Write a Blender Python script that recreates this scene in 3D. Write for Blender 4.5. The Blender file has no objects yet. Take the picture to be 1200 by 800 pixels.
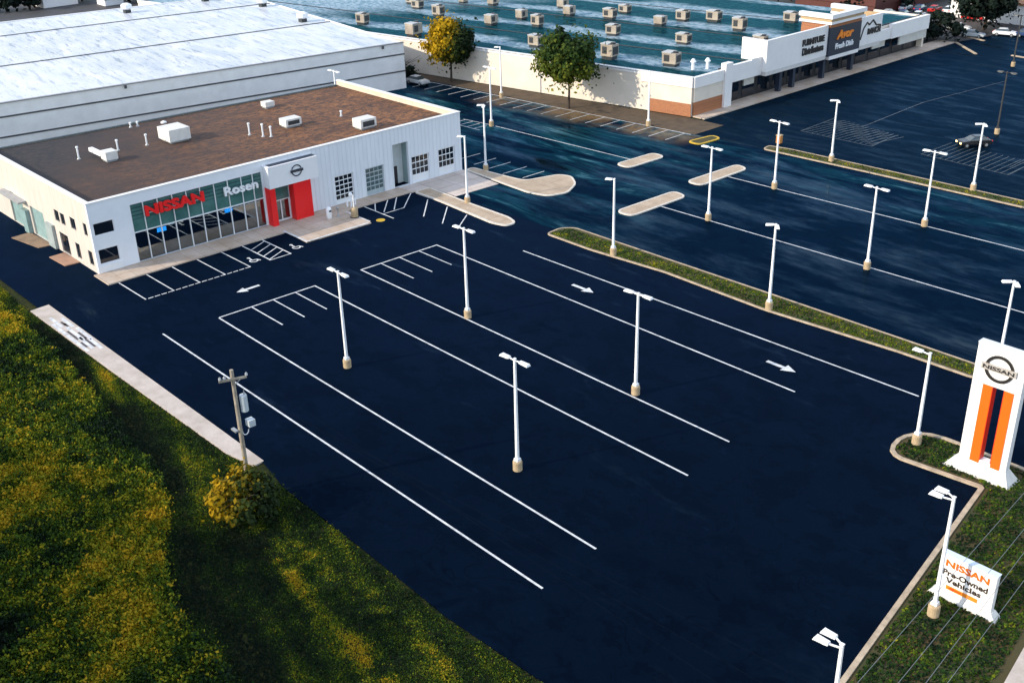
import bpy, math, random
import numpy as np
from mathutils import Vector, Matrix, noise as mnoise
random.seed(7); rng = np.random.default_rng(7)
scene = bpy.context.scene
COL = scene.collection
PI = math.pi

# ------------------------------------------------------------------ materials
MATS = {}
def new_mat(name):
    m = bpy.data.materials.new(name); m.use_nodes = True
    nt = m.node_tree; b = nt.nodes['Principled BSDF']
    return m, nt, b
def N(nt, t, **kw):
    n = nt.nodes.new(t)
    for k, v in kw.items(): setattr(n, k, v)
    return n
def ramp(nt, fac, stops):
    r = N(nt, 'ShaderNodeValToRGB'); e = r.color_ramp.elements
    while len(e) < len(stops): e.new(0.5)
    for el, (p, c) in zip(e, stops):
        el.position = p; el.color = (c, c, c, 1) if isinstance(c, (int, float)) else (*c, 1)
    nt.links.new(fac, r.inputs[0]); return r.outputs[0]
def noise(nt, scale, detail=4, rough=.55, vec=None, stretch=None, dist=0):
    if vec is None:
        tc = N(nt, 'ShaderNodeTexCoord'); vec = tc.outputs['Object']
    if stretch:
        mp = N(nt, 'ShaderNodeMapping'); mp.inputs['Scale'].default_value = stretch
        nt.links.new(vec, mp.inputs[0]); vec = mp.outputs[0]
    n = N(nt, 'ShaderNodeTexNoise'); n.inputs['Scale'].default_value = scale
    n.inputs['Detail'].default_value = detail; n.inputs['Roughness'].default_value = rough
    n.inputs['Distortion'].default_value = dist
    nt.links.new(vec, n.inputs['Vector']); return n.outputs['Fac']
def mix(nt, fac, a, b):
    m = N(nt, 'ShaderNodeMix', data_type='RGBA')
    for s, v in ((m.inputs[0], fac), (m.inputs[6], a), (m.inputs[7], b)):
        if hasattr(v, 'is_output'): nt.links.new(v, s)
        elif isinstance(v, (int, float)): s.default_value = v
        else: s.default_value = (*v, 1)
    return m.outputs[2]
def math_(nt, op, a, b=None, clamp=False):
    m = N(nt, 'ShaderNodeMath', operation=op); m.use_clamp = clamp
    for s, v in ((m.inputs[0], a), (m.inputs[1], b)):
        if v is None: continue
        if hasattr(v, 'is_output'): nt.links.new(v, s)
        else: s.default_value = v
    return m.outputs[0]
def bump(nt, b, h, strength=.3, dist=.05):
    bp = N(nt, 'ShaderNodeBump'); bp.inputs['Strength'].default_value = strength
    bp.inputs['Distance'].default_value = dist
    nt.links.new(h, bp.inputs['Height']); nt.links.new(bp.outputs[0], b.inputs['Normal'])
def mat(name, col, rough=.6, metal=0., var=.15, scale=1.2, col2=None, bumps=0., spec=.5, detail=5):
    """base colour with broad dirt variation"""
    if name in MATS: return MATS[name]
    m, nt, b = new_mat(name)
    b.inputs['Roughness'].default_value = rough; b.inputs['Metallic'].default_value = metal
    b.inputs['Specular IOR Level'].default_value = spec
    if var > 0:
        f = noise(nt, scale, detail, .6)
        f2 = ramp(nt, f, [(.3, 0.), (.7, 1.)])
        c2 = col2 or tuple(c * (1 - var) for c in col)
        nt.links.new(mix(nt, f2, c2, col), b.inputs['Base Color'])
        if bumps: bump(nt, b, f, bumps, .03)
    else: b.inputs['Base Color'].default_value = (*col, 1)
    MATS[name] = m; return m
def emit(name, col, s):
    m, nt, b = new_mat(name); b.inputs['Base Color'].default_value = (*col, 1)
    b.inputs['Emission Color'].default_value = (*col, 1); b.inputs['Emission Strength'].default_value = s
    MATS[name] = m; return m

white_metal = mat('white_metal', (.80, .81, .82), .45, var=.06, scale=.8)
white_pole = mat('white_pole', (.82, .83, .84), .4, var=.08, scale=2)
pole_dark = mat('pole_dark', (.02, .022, .026), .5)
tan_base = mat('tan_base', (.50, .37, .22), .85, var=.35, scale=3, bumps=.3)
lens_m = mat('lamp_lens', (.55, .57, .58), .25, var=0)
line_white = mat('line_white', (.76, .78, .80), .6, var=.5, scale=1.4)
line_faded = mat('line_faded', (.085, .12, .15), .6, var=.8, scale=1.3)
line_yellow = mat('line_yellow', (.62, .42, .05), .6, var=.3, scale=6)
black_m = mat('black_gap', (.006, .007, .009), .5, var=0)
red_m = mat('red_panel', (.80, .010, .012), .35, var=.05)
orange_m = mat('orange_panel', (.85, .13, .006), .4, var=.06)
grey_metal = mat('grey_metal', (.42, .44, .45), .4, .4, var=.3)
hvac_m = mat('unit_metal', (.46, .39, .31), .5, .0, var=.5, scale=.35)
hvac_dark = mat('unit_grille', (.03, .035, .04), .5, var=.3)
wood_m = mat('pole_wood', (.42, .36, .28), .9, var=.5, scale=1.5, bumps=.4)
rubber_m = mat('tyre_rubber', (.012, .012, .013), .7, var=0)
glass_dark = mat('glass_dark', (.006, .010, .016), .04, var=0, spec=.8)
chrome = mat('chrome', (.55, .56, .58), .18, .95, var=0)
logo_dark = mat('logo_dark', (.06, .055, .05), .3, .6, var=0)
text_dark = mat('text_dark', (.035, .022, .015), .5, var=0)
text_white = mat('text_white', (.86, .87, .88), .5, var=0)
text_red = mat('text_red', (.85, .012, .012), .4, var=0)
text_black = mat('text_black', (.012, .012, .014), .5, var=0)
kerb_tan = mat('kerb_tan', (.52, .41, .29), .85, var=.45, scale=1.5)

def concrete(name, c, c2, scale=.35, joint=None):
    m, nt, b = new_mat(name); b.inputs['Roughness'].default_value = .8
    f = noise(nt, scale, 8, .65); g = noise(nt, 9, 3, .6)
    col = mix(nt, ramp(nt, f, [(.35, 0.), (.65, 1.)]), c2, c)
    col = mix(nt, math_(nt, 'MULTIPLY', ramp(nt, g, [(.45, 0.), (.7, 1.)]), .3), col, tuple(x * .6 for x in c))
    if joint:
        tc = N(nt, 'ShaderNodeTexCoord'); mp = N(nt, 'ShaderNodeMapping')
        mp.inputs['Scale'].default_value = (1 / joint, 1 / joint, 1)
        nt.links.new(tc.outputs['Object'], mp.inputs[0])
        br = N(nt, 'ShaderNodeTexBrick'); br.offset = 0; br.inputs['Scale'].default_value = 1
        br.inputs['Mortar Size'].default_value = .012; br.inputs['Brick Width'].default_value = 1; br.inputs['Row Height'].default_value = 1
        br.inputs['Color1'].default_value = (1, 1, 1, 1); br.inputs['Color2'].default_value = (.9, .9, .9, 1); br.inputs['Mortar'].default_value = (.45, .42, .4, 1)
        nt.links.new(mp.outputs[0], br.inputs[0])
        mm = N(nt, 'ShaderNodeMix', data_type='RGBA', blend_type='MULTIPLY'); mm.inputs[0].default_value = 1
        nt.links.new(col, mm.inputs[6]); nt.links.new(br.outputs[0], mm.inputs[7]); col = mm.outputs[2]
    nt.links.new(col, b.inputs['Base Color']); bump(nt, b, g, .2, .01)
    MATS[name] = m; return m
conc_walk = concrete('conc_walk', (.60, .50, .42), (.44, .33, .24), .3, 1.6)
conc_pale = concrete('conc_pale', (.66, .58, .53), (.52, .43, .37), .3, 3.0)
conc_island = concrete('conc_island', (.52, .41, .30), (.38, .28, .19), .4, 1.5)
conc_white = concrete('conc_white', (.56, .49, .44), (.40, .34, .29), .5)

def wet_shader(nt, b, tint, k, ior=1.33, w=None, k_wet=.8, tint_wet=(.42, .68, .92)):
    d = N(nt, 'ShaderNodeBsdfDiffuse'); gl = N(nt, 'ShaderNodeBsdfGlossy'); gl.inputs['Color'].default_value = (*tint, 1)
    fr = N(nt, 'ShaderNodeFresnel'); fr.inputs[0].default_value = ior
    for src, dst in (('Base Color', d.inputs['Color']), ('Roughness', gl.inputs['Roughness'])):
        if b.inputs[src].is_linked: nt.links.new(b.inputs[src].links[0].from_socket, dst)
        else: dst.default_value = b.inputs[src].default_value
    if b.inputs['Normal'].is_linked:
        so = b.inputs['Normal'].links[0].from_socket; nt.links.new(so, d.inputs['Normal']); nt.links.new(so, gl.inputs['Normal'])
    if w is not None:
        nt.links.new(mix(nt, w, tint, tint_wet), gl.inputs['Color'])
        k = math_(nt, 'ADD', math_(nt, 'MULTIPLY', w, k_wet - k), k)
    ms = N(nt, 'ShaderNodeMixShader'); nt.links.new(math_(nt, 'MULTIPLY', fr.outputs[0], k, True), ms.inputs[0])
    nt.links.new(d.outputs[0], ms.inputs[1]); nt.links.new(gl.outputs[0], ms.inputs[2]); nt.links.new(ms.outputs[0], nt.nodes['Material Output'].inputs[0]); nt.nodes.remove(b)
def asphalt(name, base, patch, wet_lo, wet_hi, r_dry, r_wet, stretch=(.06, .22, 1), spec=.5, film=0, tint=(.2, .55, 1), teal=0, kw=.8):
    m, nt, b = new_mat(name); b.inputs['Specular IOR Level'].default_value = spec; b.inputs['Specular Tint'].default_value = (*tint, 1)
    big = noise(nt, .06, 6, .6); mid = noise(nt, .5, 5, .6); fine = noise(nt, 14, 3, .7)
    col = mix(nt, ramp(nt, big, [(.35, 0.), (.65, 1.)]), patch, base)
    col = mix(nt, math_(nt, 'MULTIPLY', ramp(nt, mid, [(.35, 0.), (.75, 1.)]), .35), col, tuple(x * .55 for x in base))
    col = mix(nt, math_(nt, 'MULTIPLY', fine, .35), col, tuple(min(1, x * 1.9) for x in base))
    # seams of old repairs, slightly darker threads
    sm = noise(nt, .16, 3, .5, dist=1.2)
    th = math_(nt, 'ABSOLUTE', math_(nt, 'SUBTRACT', sm, .5))
    thr = ramp(nt, th, [(0., 1.), (.006, 0.)])
    col = mix(nt, math_(nt, 'MULTIPLY', thr, .6), col, tuple(x * .25 for x in base))
    pt = ramp(nt, noise(nt, .35, 7, .72, stretch=(.8, 1, 1)), [(.50, 0.), (.56, 1.)])
    col = mix(nt, math_(nt, 'MULTIPLY', pt, .55), col, tuple(x * .45 for x in base))
    if teal:   # blue-green streaks paint the sky's reflection into the wet paving
        tc = N(nt, 'ShaderNodeTexCoord'); sx = N(nt, 'ShaderNodeSeparateXYZ'); nt.links.new(tc.outputs['Object'], sx.inputs[0])
        ru = noise(nt, 1., 9, .68, stretch=(.060, .26, 1), dist=.7)
        mk1 = N(nt, 'ShaderNodeMapRange'); mk1.inputs[1].default_value = -78; mk1.inputs[2].default_value = -100; nt.links.new(sx.outputs[0], mk1.inputs[0])
        mk2 = N(nt, 'ShaderNodeMapRange'); mk2.inputs[1].default_value = 112; mk2.inputs[2].default_value = 124; nt.links.new(sx.outputs[1], mk2.inputs[0])
        mm = math_(nt, 'MAXIMUM', mk1.outputs[0], math_(nt, 'MULTIPLY', mk2.outputs[0], .7))
        rf = math_(nt, 'MULTIPLY', ramp(nt, ru, [(.47, 0.), (.62, 1.)]), mm)
        col = mix(nt, math_(nt, 'MULTIPLY', rf, .55), col, (.010, .085, .115))
        col = mix(nt, math_(nt, 'MULTIPLY', ramp(nt, ru, [(.58, 0.), (.68, 1.)]), math_(nt, 'MULTIPLY', mm, .45)), col, (.14, .28, .33))
        # warm reflection of the sunlit store wall, painted tan over the stalls
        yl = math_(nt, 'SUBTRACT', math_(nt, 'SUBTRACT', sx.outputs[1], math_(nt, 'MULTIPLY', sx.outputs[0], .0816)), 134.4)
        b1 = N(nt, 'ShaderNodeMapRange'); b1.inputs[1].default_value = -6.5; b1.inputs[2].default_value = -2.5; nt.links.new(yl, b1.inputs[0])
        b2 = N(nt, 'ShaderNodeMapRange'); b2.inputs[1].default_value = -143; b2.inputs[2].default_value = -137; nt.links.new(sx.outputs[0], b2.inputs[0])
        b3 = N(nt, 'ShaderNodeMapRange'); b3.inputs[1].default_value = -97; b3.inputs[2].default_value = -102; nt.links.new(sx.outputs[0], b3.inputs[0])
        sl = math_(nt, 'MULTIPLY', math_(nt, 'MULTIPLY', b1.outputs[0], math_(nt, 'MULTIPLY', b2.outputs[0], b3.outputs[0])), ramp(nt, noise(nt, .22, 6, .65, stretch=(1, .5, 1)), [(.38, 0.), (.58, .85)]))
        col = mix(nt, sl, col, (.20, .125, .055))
    nt.links.new(col, b.inputs['Base Color'])
    wet = math_(nt, 'ADD', math_(nt, 'MULTIPLY', noise(nt, 1., 5, .6, stretch=stretch, dist=.6), .72), math_(nt, 'MULTIPLY', noise(nt, .9, 5, .65, stretch=(.35, 1, 1)), .28))
    w = ramp(nt, wet, [(wet_lo, 0.), (wet_hi, 1.)])
    r = N(nt, 'ShaderNodeMapRange'); nt.links.new(w, r.inputs[0])
    r.inputs[3].default_value = r_dry; r.inputs[4].default_value = r_wet
    nt.links.new(r.outputs[0], b.inputs['Roughness'])
    # worn lighter aggregate in broken patches
    wr = ramp(nt, noise(nt, .9, 8, .75, stretch=(.5, 1, 1)), [(.60, 0.), (.70, 1.)])
    cfin = mix(nt, math_(nt, 'MULTIPLY', wr, .45), col, tuple(min(1, x * 2.6) for x in base)); nt.links.new(cfin, b.inputs['Base Color'])
    bp = N(nt, 'ShaderNodeBump'); bp.inputs['Distance'].default_value = .012
    st = N(nt, 'ShaderNodeMapRange'); nt.links.new(w, st.inputs[0]); st.inputs[3].default_value = .35; st.inputs[4].default_value = .03
    nt.links.new(st.outputs[0], bp.inputs['Strength']); nt.links.new(noise(nt, 5, 4, .7), bp.inputs['Height'])
    nt.links.new(bp.outputs[0], b.inputs['Normal'])
    if film:
        cw = math_(nt, 'MULTIPLY', w, film)
        nt.links.new(cw, b.inputs['Coat Weight'])
    wet_shader(nt, b, tint, spec, w=w, k_wet=kw)
    MATS[name] = m; return m
asph_fresh = asphalt('asphalt_fresh', (.0013, .0040, .0105), (.0007, .0022, .0062), .59, .74, .50, .07, spec=.22, tint=(.20, .42, .85), kw=.7)
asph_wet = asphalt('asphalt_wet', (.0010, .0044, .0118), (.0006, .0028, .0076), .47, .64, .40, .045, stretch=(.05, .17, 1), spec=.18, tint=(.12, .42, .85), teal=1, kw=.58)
asph_old = asphalt('asphalt_old', (.0024, .0072, .0140), (.0015, .0048, .0105), .48, .68, .45, .14, stretch=(.10, .45, 1), spec=.16, tint=(.14, .42, .80), kw=.36)

def roof_gravel():
    m, nt, b = new_mat('roof_gravel')
    tc = N(nt, 'ShaderNodeTexCoord'); sx = N(nt, 'ShaderNodeSeparateXYZ'); nt.links.new(tc.outputs['Object'], sx.inputs[0])
    # darker, bluer ballast towards one end of the roof, with an uneven edge
    t = math_(nt, 'ADD', math_(nt, 'MULTIPLY', sx.outputs[1], 1.0), math_(nt, 'MULTIPLY', sx.outputs[0], .55))
    n1 = noise(nt, .12, 7, .65, stretch=(.5, 1.4, 1)); n2 = noise(nt, 1.5, 7, .85, stretch=(1.3, .7, 1)); n3 = noise(nt, .35, 6, .7, stretch=(1.6, .35, 1))
    t = math_(nt, 'ADD', t, math_(nt, 'MULTIPLY', math_(nt, 'SUBTRACT', n1, .5), 38.))
    w = N(nt, 'ShaderNodeMapRange'); w.inputs[1].default_value = -24; w.inputs[2].default_value = 16
    nt.links.new(t, w.inputs[0])
    brown_c = mix(nt, ramp(nt, n3, [(.3, 0.), (.7, 1.)]), (.068, .026, .012), (.32, .130, .040))
    brown_c = mix(nt, ramp(nt, n2, [(.46, 0.), (.56, 1.)]), brown_c, (.035, .016, .012))
    dark_c = mix(nt, ramp(nt, n2, [(.42, 0.), (.62, 1.)]), (.006, .008, .013), (.040, .026, .022))
    nt.links.new(mix(nt, w.outputs[0], dark_c, brown_c), b.inputs['Base Color'])
    b.inputs['Roughness'].default_value = .85; bump(nt, b, n2, .5, .05)
    return m
def ribbed(name, col, axis, pitch=.62, dirt=.12):
    m, nt, b = new_mat(name); b.inputs['Roughness'].default_value = .5
    tc = N(nt, 'ShaderNodeTexCoord'); sx = N(nt, 'ShaderNodeSeparateXYZ'); nt.links.new(tc.outputs['Object'], sx.inputs[0])
    ph = math_(nt, 'FRACT', math_(nt, 'DIVIDE', sx.outputs[axis], pitch))
    rib = ramp(nt, ph, [(0., 0.), (.06, 1.), (.5, 1.), (.56, .55), (.94, .55), (1., 0.)])
    pn = noise(nt, .35, 3, .5, stretch=(1, 1, .12)); f = noise(nt, 1.1, 6, .6, stretch=(1.5, 1.5, .25))
    c = mix(nt, ramp(nt, f, [(.3, 0.), (.7, 1.)]), tuple(x * (1 - dirt) for x in col), col)
    c = mix(nt, math_(nt, 'MULTIPLY', ramp(nt, pn, [(.4, 0.), (.6, 1.)]), .5), c, tuple(x * .88 for x in col))
    g = ramp(nt, ph, [(0., .55), (.05, 0.), (.95, 0.), (1., .55)])
    c = mix(nt, g, c, tuple(x * .5 for x in col))
    nt.links.new(c, b.inputs['Base Color']); bump(nt, b, rib, .6, .04)
    return m
def store_roof_mat():
    m, nt, b = new_mat('store_roof')
    tc = N(nt, 'ShaderNodeTexCoord'); mp = N(nt, 'ShaderNodeMapping'); mp.inputs['Rotation'].default_value = (0, 0, math.radians(-9))
    nt.links.new(tc.outputs['Object'], mp.inputs[0]); sx = N(nt, 'ShaderNodeSeparateXYZ'); nt.links.new(mp.outputs[0], sx.inputs[0])
    n1 = noise(nt, .10, 6, .6, vec=mp.outputs[0], stretch=(.5, 1.2, 1)); n2 = noise(nt, 1.6, 6, .75, vec=mp.outputs[0], stretch=(.5, 1.3, 1)); n3 = noise(nt, .45, 5, .6, vec=mp.outputs[0], stretch=(.3, 1.4, 1))
    yy = math_(nt, 'ADD', math_(nt, 'DIVIDE', sx.outputs[1], 15.5), math_(nt, 'MULTIPLY', math_(nt, 'SUBTRACT', n1, .5), .9))
    ph = math_(nt, 'FRACT', yy)
    band = ramp(nt, ph, [(0., 1.), (.20, 1.), (.36, 0.), (.92, 0.), (1., 1.)])
    # the end next to the warehouse is coated pale
    left = N(nt, 'ShaderNodeMapRange'); left.inputs[1].default_value = -52; left.inputs[2].default_value = -30
    xx = math_(nt, 'ADD', sx.outputs[0], math_(nt, 'MULTIPLY', math_(nt, 'SUBTRACT', n1, .5), 30.))
    xx = math_(nt, 'ADD', xx, math_(nt, 'MULTIPLY', sx.outputs[1], -.7))
    nt.links.new(xx, left.inputs[0])
    pale = math_(nt, 'MAXIMUM', math_(nt, 'MULTIPLY', band, .85), math_(nt, 'SUBTRACT', 1., left.outputs[0]))
    teal = mix(nt, ramp(nt, n3, [(.3, 0.), (.7, 1.)]), (.002, .014, .022), (.005, .040, .053))
    teal = mix(nt, ramp(nt, n2, [(.50, 0.), (.60, 1.)]), teal, (.016, .075, .09))
    pc = mix(nt, ramp(nt, n2, [(.42, 0.), (.54, 1.)]), (.07, .16, .21), (.36, .43, .50))
    nt.links.new(mix(nt, pale, teal, pc), b.inputs['Base Color'])
    rr = ramp(nt, n3, [(.4, .10), (.62, .42)]); nt.links.new(rr, b.inputs['Roughness']); bump(nt, b, n2, .12, .03); wet_shader(nt, b, (.22, .60, .72), .24)
    return m
def white_roof_mat():
    m, nt, b = new_mat('white_membrane')
    tc = N(nt, 'ShaderNodeTexCoord'); mp = N(nt, 'ShaderNodeMapping'); mp.inputs['Rotation'].default_value = (0, 0, math.radians(8.1))
    nt.links.new(tc.outputs['Object'], mp.inputs[0])
    n1 = noise(nt, .25, 6, .6, vec=mp.outputs[0], stretch=(.35, 1.4, 1)); n2 = noise(nt, .9, 7, .75, vec=mp.outputs[0], stretch=(.16, 1.2, 1)); n3 = noise(nt, .03, 3, .5)
    c = mix(nt, ramp(nt, n1, [(.3, 0.), (.65, 1.)]), (.34, .38, .45), (.66, .68, .71))
    c = mix(nt, math_(nt, 'MULTIPLY', ramp(nt, n2, [(.53, 0.), (.60, 1.)]), .75), c, (.17, .22, .28))
    c = mix(nt, ramp(nt, n3, [(.45, 0.), (.6, .30)]), c, (.70, .72, .74)); b.inputs['Specular IOR Level'].default_value = .06
    nt.links.new(c, b.inputs['Base Color'])
    nt.links.new(ramp(nt, n1, [(.35, .18), (.65, .5)]), b.inputs['Roughness']); return m
def brick_mat(name, c1, c2):
    m, nt, b = new_mat(name); b.inputs['Roughness'].default_value = .9
    tc = N(nt, 'ShaderNodeTexCoord'); mp = N(nt, 'ShaderNodeMapping'); mp.inputs['Rotation'].default_value = (PI / 2, 0, 0)
    nt.links.new(tc.outputs['Object'], mp.inputs[0])
    br = N(nt, 'ShaderNodeTexBrick'); br.inputs['Scale'].default_value = 2.2
    br.inputs['Color1'].default_value = (*c1, 1); br.inputs['Color2'].default_value = (*c2, 1); br.inputs['Mortar'].default_value = (.3, .22, .17, 1)
    nt.links.new(mp.outputs[0], br.inputs[0]); nt.links.new(br.outputs[0], b.inputs['Base Color']); return m
def attr_mat(name, stops, rough=.8, spec=.15, trans=.25, scale=None):
    m, nt, b = new_mat(name); b.inputs['Roughness'].default_value = rough; b.inputs['Specular IOR Level'].default_value = spec
    a = N(nt, 'ShaderNodeAttribute'); a.attribute_name = 'tint'
    c = ramp(nt, a.outputs['Fac'], stops); nt.links.new(c, b.inputs['Base Color'])
    if trans:
        tr = N(nt, 'ShaderNodeBsdfTranslucent'); nt.links.new(c, tr.inputs['Color'])
        ms = N(nt, 'ShaderNodeMixShader'); ms.inputs[0].default_value = trans
        out = nt.nodes['Material Output']
        nt.links.new(b.outputs[0], ms.inputs[1]); nt.links.new(tr.outputs[0], ms.inputs[2]); nt.links.new(ms.outputs[0], out.inputs[0])
    return m
def soil_mat():
    m, nt, b = new_mat('grass_soil'); b.inputs['Roughness'].default_value = .95; b.inputs['Specular IOR Level'].default_value = .1
    n1 = noise(nt, .12, 6, .6); n2 = noise(nt, 2.5, 6, .7)
    c = mix(nt, ramp(nt, n1, [(.35, 0.), (.65, 1.)]), (.020, .030, .008), (.045, .042, .010))
    c = mix(nt, ramp(nt, n2, [(.4, 0.), (.65, 1.)]), c, (.012, .018, .008))
    nt.links.new(c, b.inputs['Base Color']); bump(nt, b, n2, .6, .1); return m
soil = soil_mat()
front_panel = ribbed('front_panel', (.76, .79, .84), 1)
smooth_panel = mat('smooth_panel', (.80, .82, .86), .5, var=.07, scale=.6)
side_panel = ribbed('side_panel', (.70, .63, .56), 0, .8, .25)
wh_wall = mat('warehouse_wall', (.86, .85, .84), .6, var=.14, scale=.5)
store_wall = mat('store_wall', (.74, .66, .56), .7, var=.14, scale=.35)
store_white = mat('store_white', (.80, .78, .77), .6, var=.08, scale=.5)
stripe_tan = mat('cornice_tan', (.42, .30, .17), .7, var=.1)
navy_m = mat('navy_panel', (.012, .022, .045), .5, var=.15)
shade_wall = mat('recess_wall', (.012, .013, .017), .7, var=.2)  # near-black colour carries the shade of the recessed arcade
brick_m = brick_mat('brick', (.42, .15, .05), (.30, .10, .035))
teal_slat = None
def slat_mat():
    m, nt, b = new_mat('slatted_glass'); b.inputs['Roughness'].default_value = .12
    tc = N(nt, 'ShaderNodeTexCoord'); sx = N(nt, 'ShaderNodeSeparateXYZ'); nt.links.new(tc.outputs['Object'], sx.inputs[0])
    ph = math_(nt, 'FRACT', math_(nt, 'DIVIDE', sx.outputs[2], .42))
    s = ramp(nt, ph, [(0., 1.), (.62, 1.), (.72, 0.), (.95, 0.), (1., 1.)])
    top = N(nt, 'ShaderNodeMapRange'); top.inputs[1].default_value = 4.6; top.inputs[2].default_value = 5.2; nt.links.new(sx.outputs[2], top.inputs[0])
    f = noise(nt, .5, 4, .6)
    c = mix(nt, ramp(nt, f, [(.35, 0.), (.65, 1.)]), (.045, .125, .115), (.085, .195, .175))
    c = mix(nt, math_(nt, 'MULTIPLY', math_(nt, 'SUBTRACT', 1., s), math_(nt, 'MULTIPLY', top.outputs[0], .75)), c, (.02, .05, .06))
    nt.links.new(c, b.inputs['Base Color']); return m
teal_slat = slat_mat()

# ------------------------------------------------------------------ mesh builder
class MB:
    def __init__(s): s.v = []; s.f = []; s.fm = []; s.mi = 0
    def add(s, vs, fs):
        o = len(s.v); s.v += [tuple(map(float, p)) for p in vs]; s.f += [tuple(i + o for i in f) for f in fs]; s.fm += [s.mi] * len(fs); return s
    def box(s, x0, x1, y0, y1, z0, z1, M=None):
        vs = [(x, y, z) for z in (z0, z1) for x, y in ((x0, y0), (x1, y0), (x1, y1), (x0, y1))]
        if M is not None: vs = [tuple(M @ Vector(p)) for p in vs]
        return s.add(vs, [(3, 2, 1, 0), (4, 5, 6, 7), (0, 1, 5, 4), (1, 2, 6, 5), (2, 3, 7, 6), (3, 0, 4, 7)])
    def prism(s, poly, z0, z1, inset=0):
        n = len(poly); a = sum(poly[i][0] * poly[(i + 1) % n][1] - poly[(i + 1) % n][0] * poly[i][1] for i in range(n))
        if a < 0: poly = poly[::-1]
        top = poly
        if inset:
            cx = sum(p[0] for p in poly) / n; cy = sum(p[1] for p in poly) / n; top = []
            for i in range(n):
                p0, p1, p2 = Vector(poly[i - 1]), Vector(poly[i]), Vector(poly[(i + 1) % n])
                d1 = (p1 - p0).normalized(); d2 = (p2 - p1).normalized()
                n1 = Vector((-d1.y, d1.x)); n2 = Vector((-d2.y, d2.x)); b = (n1 + n2)
                b = b / max(.3, b.length_squared) * 2 if b.length > .1 else n1
                top.append(tuple(p1 + b * inset))
        vs = [(x, y, z0) for x, y in poly] + [(x, y, z1) for x, y in top]
        fs = [tuple(range(n, 2 * n))] + [(i, (i + 1) % n, (i + 1) % n + n, i + n) for i in range(n)]
        return s.add(vs, fs)
    def ring(s, poly, w, z0, z1):
        """kerb: a band of width w inside the outline"""
        n = len(poly); a = sum(poly[i][0] * poly[(i + 1) % n][1] - poly[(i + 1) % n][0] * poly[i][1] for i in range(n))
        if a < 0: poly = poly[::-1]
        inn = inset_poly(poly, w)
        vs = [(x, y, z) for pl, z in ((poly, z0), (poly, z1), (inn, z1), (inn, z0)) for x, y in pl]
        fs = []
        for i in range(n):
            j = (i + 1) % n
            for k in range(3): fs.append((i + k * n, j + k * n, j + (k + 1) * n, i + (k + 1) * n))
        return s.add(vs, fs)
    def tube(s, p0, p1, r0, r1=None, seg=10, caps=True, rot=0):
        r1 = r0 if r1 is None else r1; p0, p1 = Vector(p0), Vector(p1); d = (p1 - p0).normalized()
        u = d.orthogonal().normalized() if abs(d.z) < .99 else Vector((1, 0, 0)); w = d.cross(u)
        vs = []
        for p, r in ((p0, r0), (p1, r1)):
            for k in range(seg):
                a = 2 * PI * k / seg + rot; vs.append(tuple(p + (u * math.cos(a) + w * math.sin(a)) * r))
        fs = [(k, (k + 1) % seg, (k + 1) % seg + seg, k + seg) for k in range(seg)]
        if caps: fs += [tuple(range(seg - 1, -1, -1)), tuple(range(seg, 2 * seg))]
        return s.add(vs, fs)
    def lathe(s, prof, seg=16, c=(0, 0, 0)):
        vs = [(c[0] + r * math.cos(2 * PI * k / seg), c[1] + r * math.sin(2 * PI * k / seg), c[2] + z) for r, z in prof for k in range(seg)]
        fs = [(i * seg + k, i * seg + (k + 1) % seg, (i + 1) * seg + (k + 1) % seg, (i + 1) * seg + k) for i in range(len(prof) - 1) for k in range(seg)]
        fs.append(tuple(range((len(prof) - 1) * seg, len(prof) * seg)))
        return s.add(vs, fs)
    def build(s, name, m, parent=None, origin=None, smooth=False, bevel=0):
        if origin is None: origin = parent.get('_o', (0, 0, 0)) if parent else (0, 0, 0)
        ox, oy, oz = origin
        me = bpy.data.meshes.new(name); me.from_pydata([(x - ox, y - oy, z - oz) for x, y, z in s.v], [], s.f)
        for mm in (m if isinstance(m, (list, tuple)) else [m]): me.materials.append(mm)
        if any(s.fm): me.polygons.foreach_set('material_index', s.fm)
        if smooth: me.polygons.foreach_set('use_smooth', [True] * len(s.f))
        me.update(); o = bpy.data.objects.new(name, me); COL.objects.link(o)
        if parent: o.parent = parent
        if bevel:
            b = o.modifiers.new('bevel', 'BEVEL'); b.width = bevel; b.segments = 2; b.limit_method = 'ANGLE'
        return o
def inset_poly(poly, w):
    n = len(poly); out = []
    for i in range(n):
        p0, p1, p2 = Vector(poly[i - 1]), Vector(poly[i]), Vector(poly[(i + 1) % n])
        d1 = (p1 - p0).normalized(); d2 = (p2 - p1).normalized()
        n1 = Vector((-d1.y, d1.x)); n2 = Vector((-d2.y, d2.x)); b = n1 + n2
        b = b * (2 / max(.5, b.length_squared)) * 1.0 if b.length > .1 else n1
        out.append(tuple(p1 + b * w))
    return out
def tag(o, label=None, cat=None, group=None, kind=None):
    if label: o['label'] = label
    if cat: o['category'] = cat
    if group: o['group'] = group
    if kind: o['kind'] = kind
    return o
ORIG = {}
def thing(name, label, cat, loc=(0, 0, 0), rz=0, group=None, local=False):
    """Empty at a thing's base; parts are given in world coordinates unless local"""
    o = bpy.data.objects.new(name, None); COL.objects.link(o); o.location = loc; o.rotation_euler = (0, 0, rz); o.empty_display_size = .5
    o['_o'] = (0, 0, 0) if local else tuple(loc)
    return tag(o, label, cat, group)
def struct(o): o['kind'] = 'structure'; return o
def copy_tree(o, parent=None):
    c = o.copy(); COL.objects.link(c)
    if parent: c.parent = parent
    for ch in list(o.children): copy_tree(ch, c)
    return c
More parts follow.
